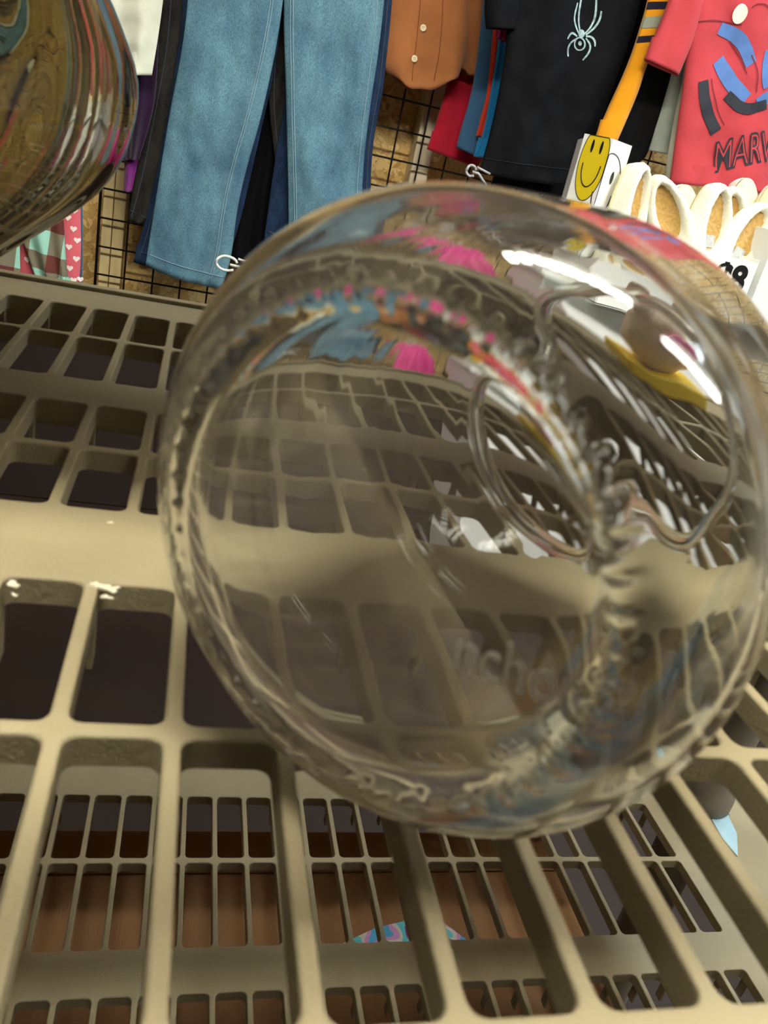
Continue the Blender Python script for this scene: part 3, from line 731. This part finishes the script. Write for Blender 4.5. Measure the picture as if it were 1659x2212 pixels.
simple('shirt', 'black short sleeved shirt hanging right of the yellow striped sleeve', 'shirt', fabric('black_cloth_c', (9, 9, 11), sheen=0),
       left=[(1440, -200), (1400, 60), (1350, 200), (1330, 300), (1300, 400)], right=[(1500, -200), (1490, 60), (1462, 160), (1442, 240), (1395, 335)], Y=2.25, depth=.035, seed=44, folds=1)
# yellow striped sleeve
yc = Cloth(left=[(1440, -330), (1412, -60), (1396, 20), (1362, 130), (1320, 220), (1284, 303)], right=[(1520, -330), (1480, -60), (1458, 0), (1425, 70), (1396, 140), (1374, 210), (1332, 306)], Y=2.17, depth=.035, seed=45, folds=1, famp=.003, wrinkle=.004)
yt = garment_thing('jumper', 'golden yellow jumper sleeve with navy and grey stripes', 'jumper', yc)
part('sleeve', yc, fabric('gold_knit', (226, 152, 20), amount=.1), yt)
M_navy = fabric('navy_knit', (26, 24, 44)); M_gry = fabric('grey_knit', (150, 156, 140))
def t_at(c, px, py):
    p = at(px, py, c.Y); lo, hi = 0, 1
    for _ in range(24):
        t = (lo + hi) / 2
        if c.p(.5, t).z > p.z: lo = t
        else: hi = t
    return t
for (a, b_, m) in (((1436, 8), (1431, 24), M_navy), ((1421, 38), (1411, 62), M_gry), ((1402, 78), (1397, 92), M_navy)):
    bm = bmesh.new(); yc.strip(bm, t_at(yc, *a), t_at(yc, *b_), .0015)
    obj_pts('sleeve_stripe', bm, m, yt, True, label='navy stripe' if m == M_navy else 'grey stripe', origin=yt.location)
# grey sleeve, white garment
simple('shirt', 'pale grey short sleeve showing below the black shirt sleeve', 'shirt', fabric('heather_grey', (168, 178, 168)),
       left=[(1460, 120), (1440, 200), (1415, 270), (1402, 325)], right=[(1490, 120), (1470, 250), (1455, 300), (1446, 334)], Y=2.23, depth=.03, seed=46, folds=1, famp=.003)
simple('shirt', 'cream white shirt edge hanging left of the red tee shirt', 'shirt', fabric('cream_cloth', (226, 228, 208)),
       left=[(1495, 20), (1480, 150), (1455, 260), (1440, 350), (1437, 398)], right=[(1540, 20), (1530, 150), (1500, 300), (1466, 402)], Y=2.20, depth=.03, seed=47, folds=1, famp=.004)
# red tee
rc_ = Cloth(left=[(1530, -330), (1500, -60), (1488, 60), (1480, 150), (1460, 290), (1446, 396)], right=[(1900, -330), (1850, -60), (1840, 100), (1810, 300), (1780, 450)], Y=2.14, depth=.05, seed=51, folds=2.2, famp=.010, sag=-.012, wrinkle=.012)
rt = garment_thing('tee_shirt', 'coral red tee shirt with a blue and black print and outlined lettering', 'tee shirt', rc_)
M_red = fabric('coral_cloth', (188, 66, 72), amount=.1, sheen=.1)
part('shirt_body', rc_, M_red, rt)
s2 = Cloth(left=[(1500, -330), (1462, -60), (1446, 0), (1418, 70), (1392, 128)], right=[(1600, -330), (1530, -60), (1512, 30), (1492, 100), (1464, 164)], Y=2.12, depth=.04, seed=52, folds=1, famp=.004)
part('sleeve', s2, M_red, rt)
M_pblue = mat('blue_ink', (84, 120, 178), .8, scale=60, amount=.15); M_pblk = mat('black_ink', (40, 42, 50), .8); M_pdred = mat('dark_red_ink', (112, 26, 36), .8); M_pwht = mat('cream_ink', (232, 228, 208), .8)
def prints(name, m, items, off, label):
    bm = bmesh.new()
    for it in items:
        if it[0] == 'b': print_blob(bm, rc_, *it[1:])
        else: print_line(bm, rc_, it[1], it[2], it[3] if len(it) > 3 else .8)
    drape(bm, rc_, off); obj_pts(name, bm, m, rt, False, label=label, origin=rt.location)
# plain abstract brush-stroke print in the same colours
prints('brush_print', M_pblue, [('l', [(1548, 62), (1590, 82), (1610, 140)], .030), ('l', [(1545, 130), (1565, 175), (1598, 215)], .036), ('l', [(1648, 110), (1636, 160), (1640, 190)], .022), ('l', [(1620, 225), (1650, 205), (1690, 215)], .032)], .0018, 'abstract blue brush strokes')
prints('brush_print', M_pblk, [('l', [(1510, 175), (1512, 225), (1540, 285)], .030), ('l', [(1560, 205), (1592, 240), (1640, 225)], .026)], .0024, 'abstract black brush strokes')
prints('brush_print', M_pdred, [('l', [(1500, 48), (1540, 44), (1590, 56)], .0025), ('l', [(1528, 170), (1534, 215), (1555, 270)], .0022), ('l', [(1606, 20), (1618, 10), (1642, 14), (1655, 40)], .0025), ('l', [(1610, 120), (1622, 150), (1618, 200)], .0025), ('l', [(1570, 90), (1590, 130), (1600, 160)], .0025)], .0028, 'thin dark red contour strokes')
prints('brush_print', M_pwht, [('b', 1585, 32, 13, 22, 15)], .003, 'cream oval blot')
# MARVEL lettering, outlined
def letter_row(txt, p0, p1, size, stepy=0):
    global rt
    bmo = text_mesh(txt, 1.0, 0, offset=.035); bmi = text_mesh(txt, 1.0, 0, offset=-.02)
    x0 = min(v.co.x for v in bmo.verts); x1 = max(v.co.x for v in bmo.verts); yh = max(v.co.y for v in bmo.verts) - min(v.co.y for v in bmo.verts)
    A = at(*p0, rc_.Y); B = at(*p1, rc_.Y); d = (B - A); d.y = 0; L = d.length; d.normalize(); nn = Vector((-d.z, 0, d.x))
    for bm_, m, off, nm in ((bmo, M_pblk, .0032, 'lettering_outline'), (bmi, M_red, .0042, 'lettering_fill')):
        bmesh.ops.subdivide_edges(bm_, edges=[e for e in bm_.edges if e.calc_length() > .15], cuts=3, use_grid_fill=False)
        bmesh.ops.triangulate(bm_, faces=bm_.faces)
        for v in bm_.verts:
            u = (v.co.x - x0) / (x1 - x0); bend = .010 * math.sin(PI * u)
            q = A + d * (u * L) + nn * (v.co.y / yh * size + bend); v.co = Vector((q.x, 0, q.z))
        drape(bm_, rc_, off); obj_pts(nm, bm_, m, rt, False, label='black outlined capital lettering' if nm == 'lettering_outline' else 'coral letter faces', origin=rt.location)
letter_row('MARVEL', (1538, 344), (1700, 316), .078)
# wall hangers
M_hang = mat('white_plastic', (225, 228, 225), .35)
def hanger(name, label, cpx, Y, r, m, wide):
    c0 = at(*cpx, Y); bm = bmesh.new()
    pts = [(c0.x + r * wide * math.cos(2 * PI * k / 28 + .3), Y + .002 * math.sin(k), c0.z + r * math.sin(2 * PI * k / 28 + .3)) for k in range(24)]
    tube_path(bm, pts, .0035, 8)
    t = [(c0.x + r * wide * .3, Y, c0.z - r * .1), (c0.x + r * wide * 1.6, Y, c0.z - r * .2), (c0.x + r * wide * 4, Y, c0.z - r * 2.2)]
    tube_path(bm, t, .0035, 8)
    tube_path(bm, [(c0.x + r * wide * 1.0, Y, c0.z + r * .9), (c0.x + r * wide * 4.0, Y, c0.z + r * .2)], .003, 8)
    o = link('hanger', bm, m); tag(o, label, 'hanger', 'plastic hangers')
hanger('hanger', 'white plastic hanger below the hem of the blue jeans', (490, 569), 2.2, .018, M_hang, 1.5)
hanger('hanger', 'clear grey plastic hanger below the black spider tee shirt', (1018, 369), 2.2, .013, mat('grey_plastic', (165, 165, 165), .3), 1.0)

# ------------------------------------------------------------------ slipper display at the right
YS = 1.95
M_wbox = mat('white_card', (232, 234, 230), .6); M_ybox = mat('yellow_print', (214, 190, 22), .55); M_ink = mat('black_ink_gloss', (12, 12, 12), .5)
def px_prism(bm, pts, Y, thick, mi=0, dz=0):
    v = [bm.verts.new(at(px, py, Y)) for px, py in pts]; f = bm.faces.new(v); f.material_index = mi
    r = bmesh.ops.extrude_face_region(bm, geom=[f]); nv = [x for x in r['geom'] if isinstance(x, bmesh.types.BMVert)]
    bmesh.ops.translate(bm, verts=nv, vec=(0, thick, 0)); bmesh.ops.recalc_face_normals(bm, faces=bm.faces)
# folded smiley card: two faces meeting at a vertical edge
ex = at(1325, 300, YS - .06); el = at(1262, 292, YS); er = at(1368, 308, YS + .02)
zt = ex.z; zbm = zt - .145
eb = thing('smiley_box', 'white box printed with a yellow smiley face left of the slippers', 'box', (ex.x, YS, zbm))
bm = bmesh.new()
def quad_prism(bm, a, b, z0, z1, th):
    d = Vector((b.x - a.x, b.y - a.y, 0)).normalized(); nn = Vector((-d.y, d.x, 0)) * th
    ps = [Vector((a.x, a.y, z0)), Vector((b.x, b.y, z0)), Vector((b.x, b.y, z1)), Vector((a.x, a.y, z1))]
    v = [bm.verts.new(p) for p in ps] + [bm.verts.new(p + nn) for p in ps]
    for f in ((0, 1, 2, 3), (7, 6, 5, 4), (0, 4, 5, 1), (1, 5, 6, 2), (2, 6, 7, 3), (3, 7, 4, 0)): bm.faces.new([v[i] for i in f])
quad_prism(bm, el, ex, zbm, zt, .003); quad_prism(bm, ex, er, zbm, zt, .003)
bl = el + Vector((.03, .10, 0)); br = er + Vector((.0, .08, 0)); quad_prism(bm, bl, el, zbm, zt - .01, .003); quad_prism(bm, er, br, zbm, zt - .01, .003)
bmesh.ops.recalc_face_normals(bm, faces=bm.faces)
obj_pts('carton', bm, M_wbox, eb, False, origin=eb.location)
def on_face(a, b, u, z, off):
    d = Vector((b.x - a.x, b.y - a.y, 0)); L = d.length; d.normalize(); nn = Vector((d.y, -d.x, 0))
    return Vector((a.x, a.y, 0)) + d * (u * L) + nn * off + Vector((0, 0, z))
Lf = (Vector((ex.x - el.x, ex.y - el.y))).length
def face_poly(a, b, pts, off, m, name, par, label=None, th=.0003):
    bm = bmesh.new(); v = [bm.verts.new(on_face(a, b, u, z, off)) for u, z in pts]; bm.faces.new(v)
    return obj_pts(name, bm, m, par, False, label=label, origin=par.location)
def face_line(a, b, pts, off, r, m, name, par):
    bm = bmesh.new(); P = smooth_poly(pts, 2); tube_path(bm, [on_face(a, b, u, z, off) for u, z in P], r, 6); return obj_pts(name, bm, m, par, True, origin=par.location)
def smile_set(a, b, cu, cz, ru, rz, m, clip=(0, 1, None, None), pre='smiley'):
    pts = []
    for k in range(40):
        q = 2 * PI * k / 40; u = cu + ru * math.cos(q); z = cz + rz * math.sin(q); u = min(clip[1], max(clip[0], u)); z = min(zt, max(zbm, z)); pts.append((u, z))
    if m: face_poly(a, b, pts, .0008, m, 'smiley_face', eb, 'yellow smiley face')
    face_line(a, b, [(min(1, max(0, cu + ru * math.cos(2 * PI * k / 40))), min(zt, cz + rz * math.sin(2 * PI * k / 40))) for k in range(41)], .0010, .0009, M_ink, 'smiley_outline', eb)
    face_line(a, b, [(min(.99, cu - ru * .66 * math.cos(PI * k / 24)), cz - rz * .05 - rz * .58 * math.sin(PI * k / 24)) for k in range(25)], .0014, .0013, M_ink, 'smile', eb)
    for s in (-.33, .33):
        if not 0 < cu + ru * s < 1: continue
        face_poly(a, b, [(cu + ru * s + ru * .10 * math.cos(2 * PI * k / 20), cz + rz * .40 + rz * .17 * math.sin(2 * PI * k / 20)) for k in range(20)], .0014, M_ink, 'smiley_eye', eb)
smile_set(el, ex, .55, zt - .056, .47, .084, M_ybox)
smile_set(ex, er, .22, zt - .112, .72, .084, None)
# slippers
M_fluff = mat('cream_fleece', (240, 238, 218), .95, .05, scale=90, amount=.07, bump=1.0, bscale=330, sheen=.6)
M_insole = mat('tan_fleece', (206, 166, 96), .95, .05, scale=150, amount=.30, bump=1.0, bscale=260, sheen=.4)
M_sole = mat('ribbed_sole', (226, 218, 176), .8, .2, bump=.6, bscale=500)
M_tag = mat('grey_tag', (190, 190, 188), .6, scale=120, amount=.3)
def make_slipper_meshes():
    bm = bmesh.new(); N = 72
    Lh, Wh = .128, .049
    def outl(th, k=1.0):
        # oval with a narrower heel (+z) and wider toe (-z)
        z = math.cos(th); x = math.sin(th); wv = Wh * (1.0 - .13 * z)
        return Vector((x * wv * k, 0, z * Lh * (1 - (1 - k) * Wh / Lh)))
    def inn(th, k=1.0):
        z = math.cos(th); x = math.sin(th); return Vector((x * .0225 * k * (1 - .10 * z), 0, .040 + z * .064 * k))
    # rings as (mix inner->outer, height towards the wearer)
    rings = []
    spec = [(0, .020), (0, .030), (.05, .040), (.20, .048), (.42, .051), (.68, .048), (.88, .039), (1.0, .025), (1.02, .012), (.97, .0)]
    for (m_, h) in spec:
        ring = []
        for k in range(N):
            th = 2 * PI * k / N; a = inn(th); b = outl(th); p = a.lerp(b, m_)
            toe = max(0, -math.cos(th)); hh = h * (1 + .25 * toe * math.sin(PI * m_))
            j = 1 + .05 * noise.noise(Vector((p.x * 90, h * 90, p.z * 90)))
            p.y = -hh * j; p.x += .0012 * noise.noise(Vector((p.z * 160, p.x * 160, h * 100))); p.z += .0012 * noise.noise(Vector((p.x * 160, p.z * 160, 7)))
            ring.append(bm.verts.new(p))
        rings.append(ring)
    for A, B in zip(rings[:-1], rings[1:]):
        for k in range(N): bm.faces.new((A[k], A[(k + 1) % N], B[(k + 1) % N], B[k]))
    bmesh.ops.recalc_face_normals(bm, faces=bm.faces)
    me_u = bpy.data.meshes.new('fleece_upper'); bm.to_mesh(me_u); bm.free(); me_u.materials.append(M_fluff)
    bm = bmesh.new(); rr = []
    for q in range(9):
        k = q / 8 * 1.04
        if q == 0: rr.append([bm.verts.new((0, -.026, .040))]); continue
        ring = []
        for i in range(48):
            p = inn(2 * PI * i / 48, k); p.y = -.026 - .006 * k ** 3 + .003 * noise.noise(p * 120); ring.append(bm.verts.new(p))
        rr.append(ring)
    for A, B in zip(rr[:-1], rr[1:]):
        for i in range(48):
            if len(A) == 1: bm.faces.new((A[0], B[i], B[(i + 1) % 48]))
            else: bm.faces.new((A[i], B[i], B[(i + 1) % 48], A[(i + 1) % 48]))
    bmesh.ops.recalc_face_normals(bm, faces=bm.faces)
    me_i = bpy.data.meshes.new('insole'); bm.to_mesh(me_i); bm.free(); me_i.materials.append(M_insole)
    bm = bmesh.new(); a_ = []
    for (k, y) in ((.965, -.001), (.99, .004), (.97, .011)): a_.append([bm.verts.new(outl(2 * PI * i / 60, k) + Vector((0, y, 0))) for i in range(60)])
    for A, B in zip(a_[:-1], a_[1:]):
        for i in range(60): bm.faces.new((A[i], A[(i + 1) % 60], B[(i + 1) % 60], B[i]))
    bm.faces.new(a_[-1]); bm.faces.new(a_[0][::-1]); bmesh.ops.recalc_face_normals(bm, faces=bm.faces)
    me_s = bpy.data.meshes.new('sole'); bm.to_mesh(me_s); bm.free(); me_s.materials.append(M_sole)
    bm = bmesh.new(); bmesh.ops.create_circle(bm, cap_ends=True, radius=.014, segments=24, matrix=Matrix.Translation((0, -.0685, -.088)) @ Matrix.Rotation(math.radians(90), 4, 'X') @ Matrix.Rotation(math.radians(-20), 4, 'X'))
    r = bmesh.ops.extrude_face_region(bm, geom=bm.faces[:]); bmesh.ops.translate(bm, verts=[x for x in r['geom'] if isinstance(x, bmesh.types.BMVert)], vec=(0, .012, 0)); bmesh.ops.recalc_face_normals(bm, faces=bm.faces)
    me_p = bpy.data.meshes.new('smiley_patch'); bm.to_mesh(me_p); bm.free(); me_p.materials.append(M_ybox)
    bm = bmesh.new(); box(bm, -.013, .013, -.0335, -.0315, -.018, .010, bev=.0004)
    me_t = bpy.data.meshes.new('size_tag'); bm.to_mesh(me_t); bm.free(); me_t.materials.append(M_tag)
    for me in (me_u, me_i, me_s):
        for p in me.polygons: p.use_smooth = True
    return me_u, me_i, me_s, me_p, me_t
SM = make_slipper_meshes()
def slipper(label, toppx, botpx, Y, width=1.12, yaw=0, pitch=-8, tagged=True, patch=True, depth=1.0):
    """toppx: heel end, botpx: a point on its centre line lower down; length fixed by scale"""
    a = at(*toppx, Y); b = at(*botpx, Y); d = (a - b); roll = math.atan2(d.x, d.z)
    L = .256; sc = 1.0
    M = Matrix.Rotation(roll, 4, 'Y') @ Matrix.Rotation(math.radians(pitch), 4, 'X') @ Matrix.Rotation(math.radians(yaw), 4, 'Z')
    e = bpy.data.objects.new('slipper', None); C.objects.link(e); e.empty_display_size = .05
    c = a - (M.to_3x3() @ Vector((0, 0, .128)))
    e.matrix_world = Matrix.Translation(c) @ M @ Matrix.Diagonal((width, depth, 1, 1))
    tag(e, label, 'slipper', 'fluffy slippers in the display box')
    for me, nm, use in zip(SM, ('fleece_upper', 'insole', 'sole', 'smiley_patch', 'size_tag'), (1, 1, 1, patch, tagged)):
        if not use: continue
        o = bpy.data.objects.new(nm, me); C.objects.link(o); o.parent = e
        if nm == 'smiley_patch': o['label'] = 'yellow smiley patch'
    return e
slipper('cream fleece slipper standing right behind the smiley box', (1368, 352), (1335, 470), YS - .02, yaw=18, width=0.85)
slipper('cream fleece slipper with its yellow patch up, second from the smiley box', (1388, 350), (1375, 440), YS + .09, width=0.75, yaw=150, patch=True, tagged=False)
slipper('cream fleece slipper leaning left, tan lining open, beside the smiley box pair', (1412, 378), (1436, 490), YS - .03, width=1.10, yaw=-12, tagged=False)
slipper('slipper turned sole outward between two open slippers', (1478, 398), (1460, 500), YS + .05, yaw=180, width=1.12, tagged=False, patch=False)
slipper('cream fleece slipper with grey size tag, tallest in the middle of the display', (1538, 396), (1500, 530), YS - .04, width=1.12, yaw=10)
slipper('cream fleece slipper standing behind the middle pair', (1578, 404), (1560, 480), YS + .07, width=1.10, yaw=-15, tagged=False)
slipper('cream fleece slipper toe upright under the red tee shirt hem', (1612, 384), (1590, 470), YS + .10, width=1.12, yaw=180, tagged=False, patch=False)
slipper('cream fleece slipper lying aslant at the right of the display', (1640, 440), (1560, 560), YS - .05, width=1.12, yaw=-5)
slipper('cream fleece slipper rightmost, cut by the picture edge', (1675, 395), (1660, 470), YS + .06, width=1.12, yaw=160, tagged=False, patch=False)
# display tray with price card
pl = at(1330, 470, YS - .18); pr = at(1638, 566, YS - .18)
tr = thing('display_tray', 'white card tray holding the cream slippers, priced on its front', 'display tray', ((pl.x + pr.x) / 2, YS, pr.z - .17))
bm = bmesh.new(); zt2 = at(1470, 536, YS - .18).z
box(bm, pl.x - .0, pr.x, YS - .182, YS - .179, pr.z - .17, (zt2 + pr.z) / 2, bev=.0008); obj_pts('front_panel', bm, M_wbox, tr, False, origin=tr.location)
bm = bmesh.new(); box(bm, pr.x, pr.x + .003, YS - .18, YS + .16, pr.z - .17, pr.z + .004, bev=.0008); obj_pts('side_panel', bm, M_wbox, tr, False, origin=tr.location)
bm = bmesh.new(); box(bm, pl.x - .003, pl.x, YS - .18, YS + .16, pr.z - .17, pr.z + .03, bev=.0008); obj_pts('side_panel', bm, M_wbox, tr, False, origin=tr.location)
bm = bmesh.new(); box(bm, pl.x, pr.x, YS + .157, YS + .16, pr.z - .17, pr.z + .03, bev=.0008); obj_pts('back_panel', bm, M_wbox, tr, False, origin=tr.location)
bm = bmesh.new(); box(bm, pl.x, pr.x, YS - .18, YS + .16, pr.z - .17, pr.z - .167, bev=.0008); obj_pts('tray_floor', bm, M_wbox, tr, False, origin=tr.location)
bm = text_mesh('$8', .082, .0003, offset=.0032); A = at(1576, 602, YS - .1835)
for v in bm.verts: v.co = Vector((A.x + v.co.x, YS - .1835 - v.co.z, A.z + v.co.y))
obj_pts('price_lettering', bm, M_ink, tr, False, label='black price lettering', origin=tr.location)
# glass shelf and white counter under the display
G_sh = glass('shelf_glass', (.80, .95, .92), 0)
zsh = pr.z - .171
bm = bmesh.new(); box(bm, pl.x - .12, pr.x + .75, YS - .21, YS + .22, zsh - .008, zsh, bev=.001)
o = link('glass_shelf', bm, G_sh, None, False); tag(o, 'clear glass shelf under the slipper display tray', 'shelf')
M_chrome = mat('chrome', (200, 200, 200), .2, metal=1); M_ctr = mat('counter_white', (245, 246, 244), .45)
zc = at(1650, 690, YS).z
ctr_ = thing('shop_counter', 'bright white display counter at the right edge below the glass shelf', 'counter', (pr.x + .35, YS, FLOOR))
bm = bmesh.new(); box(bm, pl.x - .1, pr.x + .72, YS - .12, YS + .20, FLOOR, zc, bev=.003); obj_pts('cabinet', bm, M_ctr, ctr_, False, origin=ctr_.location)
for (x, y) in ((pl.x - .08, YS - .1), (pr.x + .04, YS - .1), (pr.x + .7, YS - .1), (pl.x - .08, YS + .18), (pr.x + .7, YS + .18)):
    bm = bmesh.new(); box(bm, x - .006, x + .006, y - .006, y + .006, zc, zsh - .0085, bev=.001); obj_pts('shelf_bracket', bm, M_chrome, ctr_, False, origin=ctr_.location)
# white carton standing behind right of the tray
bm = bmesh.new(); p1 = at(1650, 492, YS - .12); box(bm, pr.x + .025, pr.x + .30, YS - .175, YS - .065, zsh + .0005, p1.z, bev=.001)
o = link('white_carton', bm, M_wbox, None, False); tag(o, 'plain white carton standing right of the slipper tray', 'box')
# hanging rail carrying the clothes, above the picture
bm = bmesh.new(); tube_path(bm, [(-1.3, 2.34, .98), (3.2, 2.34, .98)], .0125, 16)
for x in (-1.2, 0.0, 1.0, 2.0, 3.1): tube_path(bm, [(x, 2.34, .98), (x, 2.551, 1.0)], .006, 8)
o = link('hanging_rail', bm, mat('chrome_rail', (190, 190, 190), .25, metal=1)); tag(o, 'chrome clothes rail fixed to the wall grid above the garments', 'rail')
# dark bench added under the clothes as stand-in for shade behind the slots
bm = bmesh.new(); box(bm, -2.2, 3.2, 2.42, 2.545, FLOOR + .0005, -.66, bev=.004); o = link('shade_bench', bm, mat('bench_shade', (40, 28, 22), .7, scale=5, amount=.3), None, False); tag(o, 'dark brown low bench added along the clothes wall to stand for deep shade', 'bench')
simple('skirt', 'hot pink skirt hanging low on the wall grid behind the glass jar', 'skirt', fabric('hot_pink_cloth', (232, 40, 150)),
       left=[(830, 520), (815, 640), (800, 770)], right=[(960, 520), (975, 640), (990, 800)], Y=2.32, depth=.04, seed=61, folds=4, famp=.012)
# unseen carton added on the top tier to shade the back of the shelf
bm = bmesh.new(); box(bm, -2.9 * H, 4.3 * H, 1.42 * H, 4.3 * H, 2.15 * H + .0008, 3.6 * H, bev=.003)
o = link('shade_carton', bm, M_card, None, False); tag(o, 'wide brown carton added unseen on the topmost tier to shade the shelf', 'box')
# colourful plush pack at the back right of the upper shelf, behind the jar
M_pk = mat('pack_pink', (225, 70, 150), .6); M_yl = mat('pack_yellow', (238, 205, 20), .5); M_pl = mat('plush_cream', (236, 214, 190), .95, bump=.5, bscale=200)
pc0 = Vector((2.62 * H, 4.25 * H, -H + .0005))
tp = thing('plush_toy', 'cream plush toy with pink bow in a yellow tray, behind the glass jar', 'plush toy', pc0)
bm = bmesh.new(); box(bm, pc0.x - .055, pc0.x + .055, pc0.y - .03, pc0.y + .03, pc0.z, pc0.z + .018, bev=.003); obj_pts('tray', bm, M_yl, tp, False, origin=pc0)
bm = bmesh.new(); bmesh.ops.create_icosphere(bm, subdivisions=4, radius=.036, matrix=Matrix.Translation(pc0 + Vector((0, 0, .050))) @ Matrix.Diagonal((1.15, .75, .95, 1)))
for v in bm.verts: v.co += (v.co - pc0 - Vector((0, 0, .05))) * .12 * noise.noise(v.co * 60)
obj_pts('plush_body', bm, M_pl, tp, True, origin=pc0)
for sg in (-1, 1):
    bm = bmesh.new(); bmesh.ops.create_icosphere(bm, subdivisions=3, radius=.012, matrix=Matrix.Translation(pc0 + Vector((sg * .026, 0, .084))) @ Matrix.Diagonal((1, .7, 1.2, 1))); obj_pts('ear', bm, M_pl, tp, True, origin=pc0)
    bm = bmesh.new(); bmesh.ops.create_icosphere(bm, subdivisions=3, radius=.010, matrix=Matrix.Translation(pc0 + Vector((.012 + sg * .010, -.029, .056))) @ Matrix.Diagonal((1.3, .5, 1, 1))); obj_pts('bow_loop', bm, M_pk, tp, True, label='pink bow loop', origin=pc0)
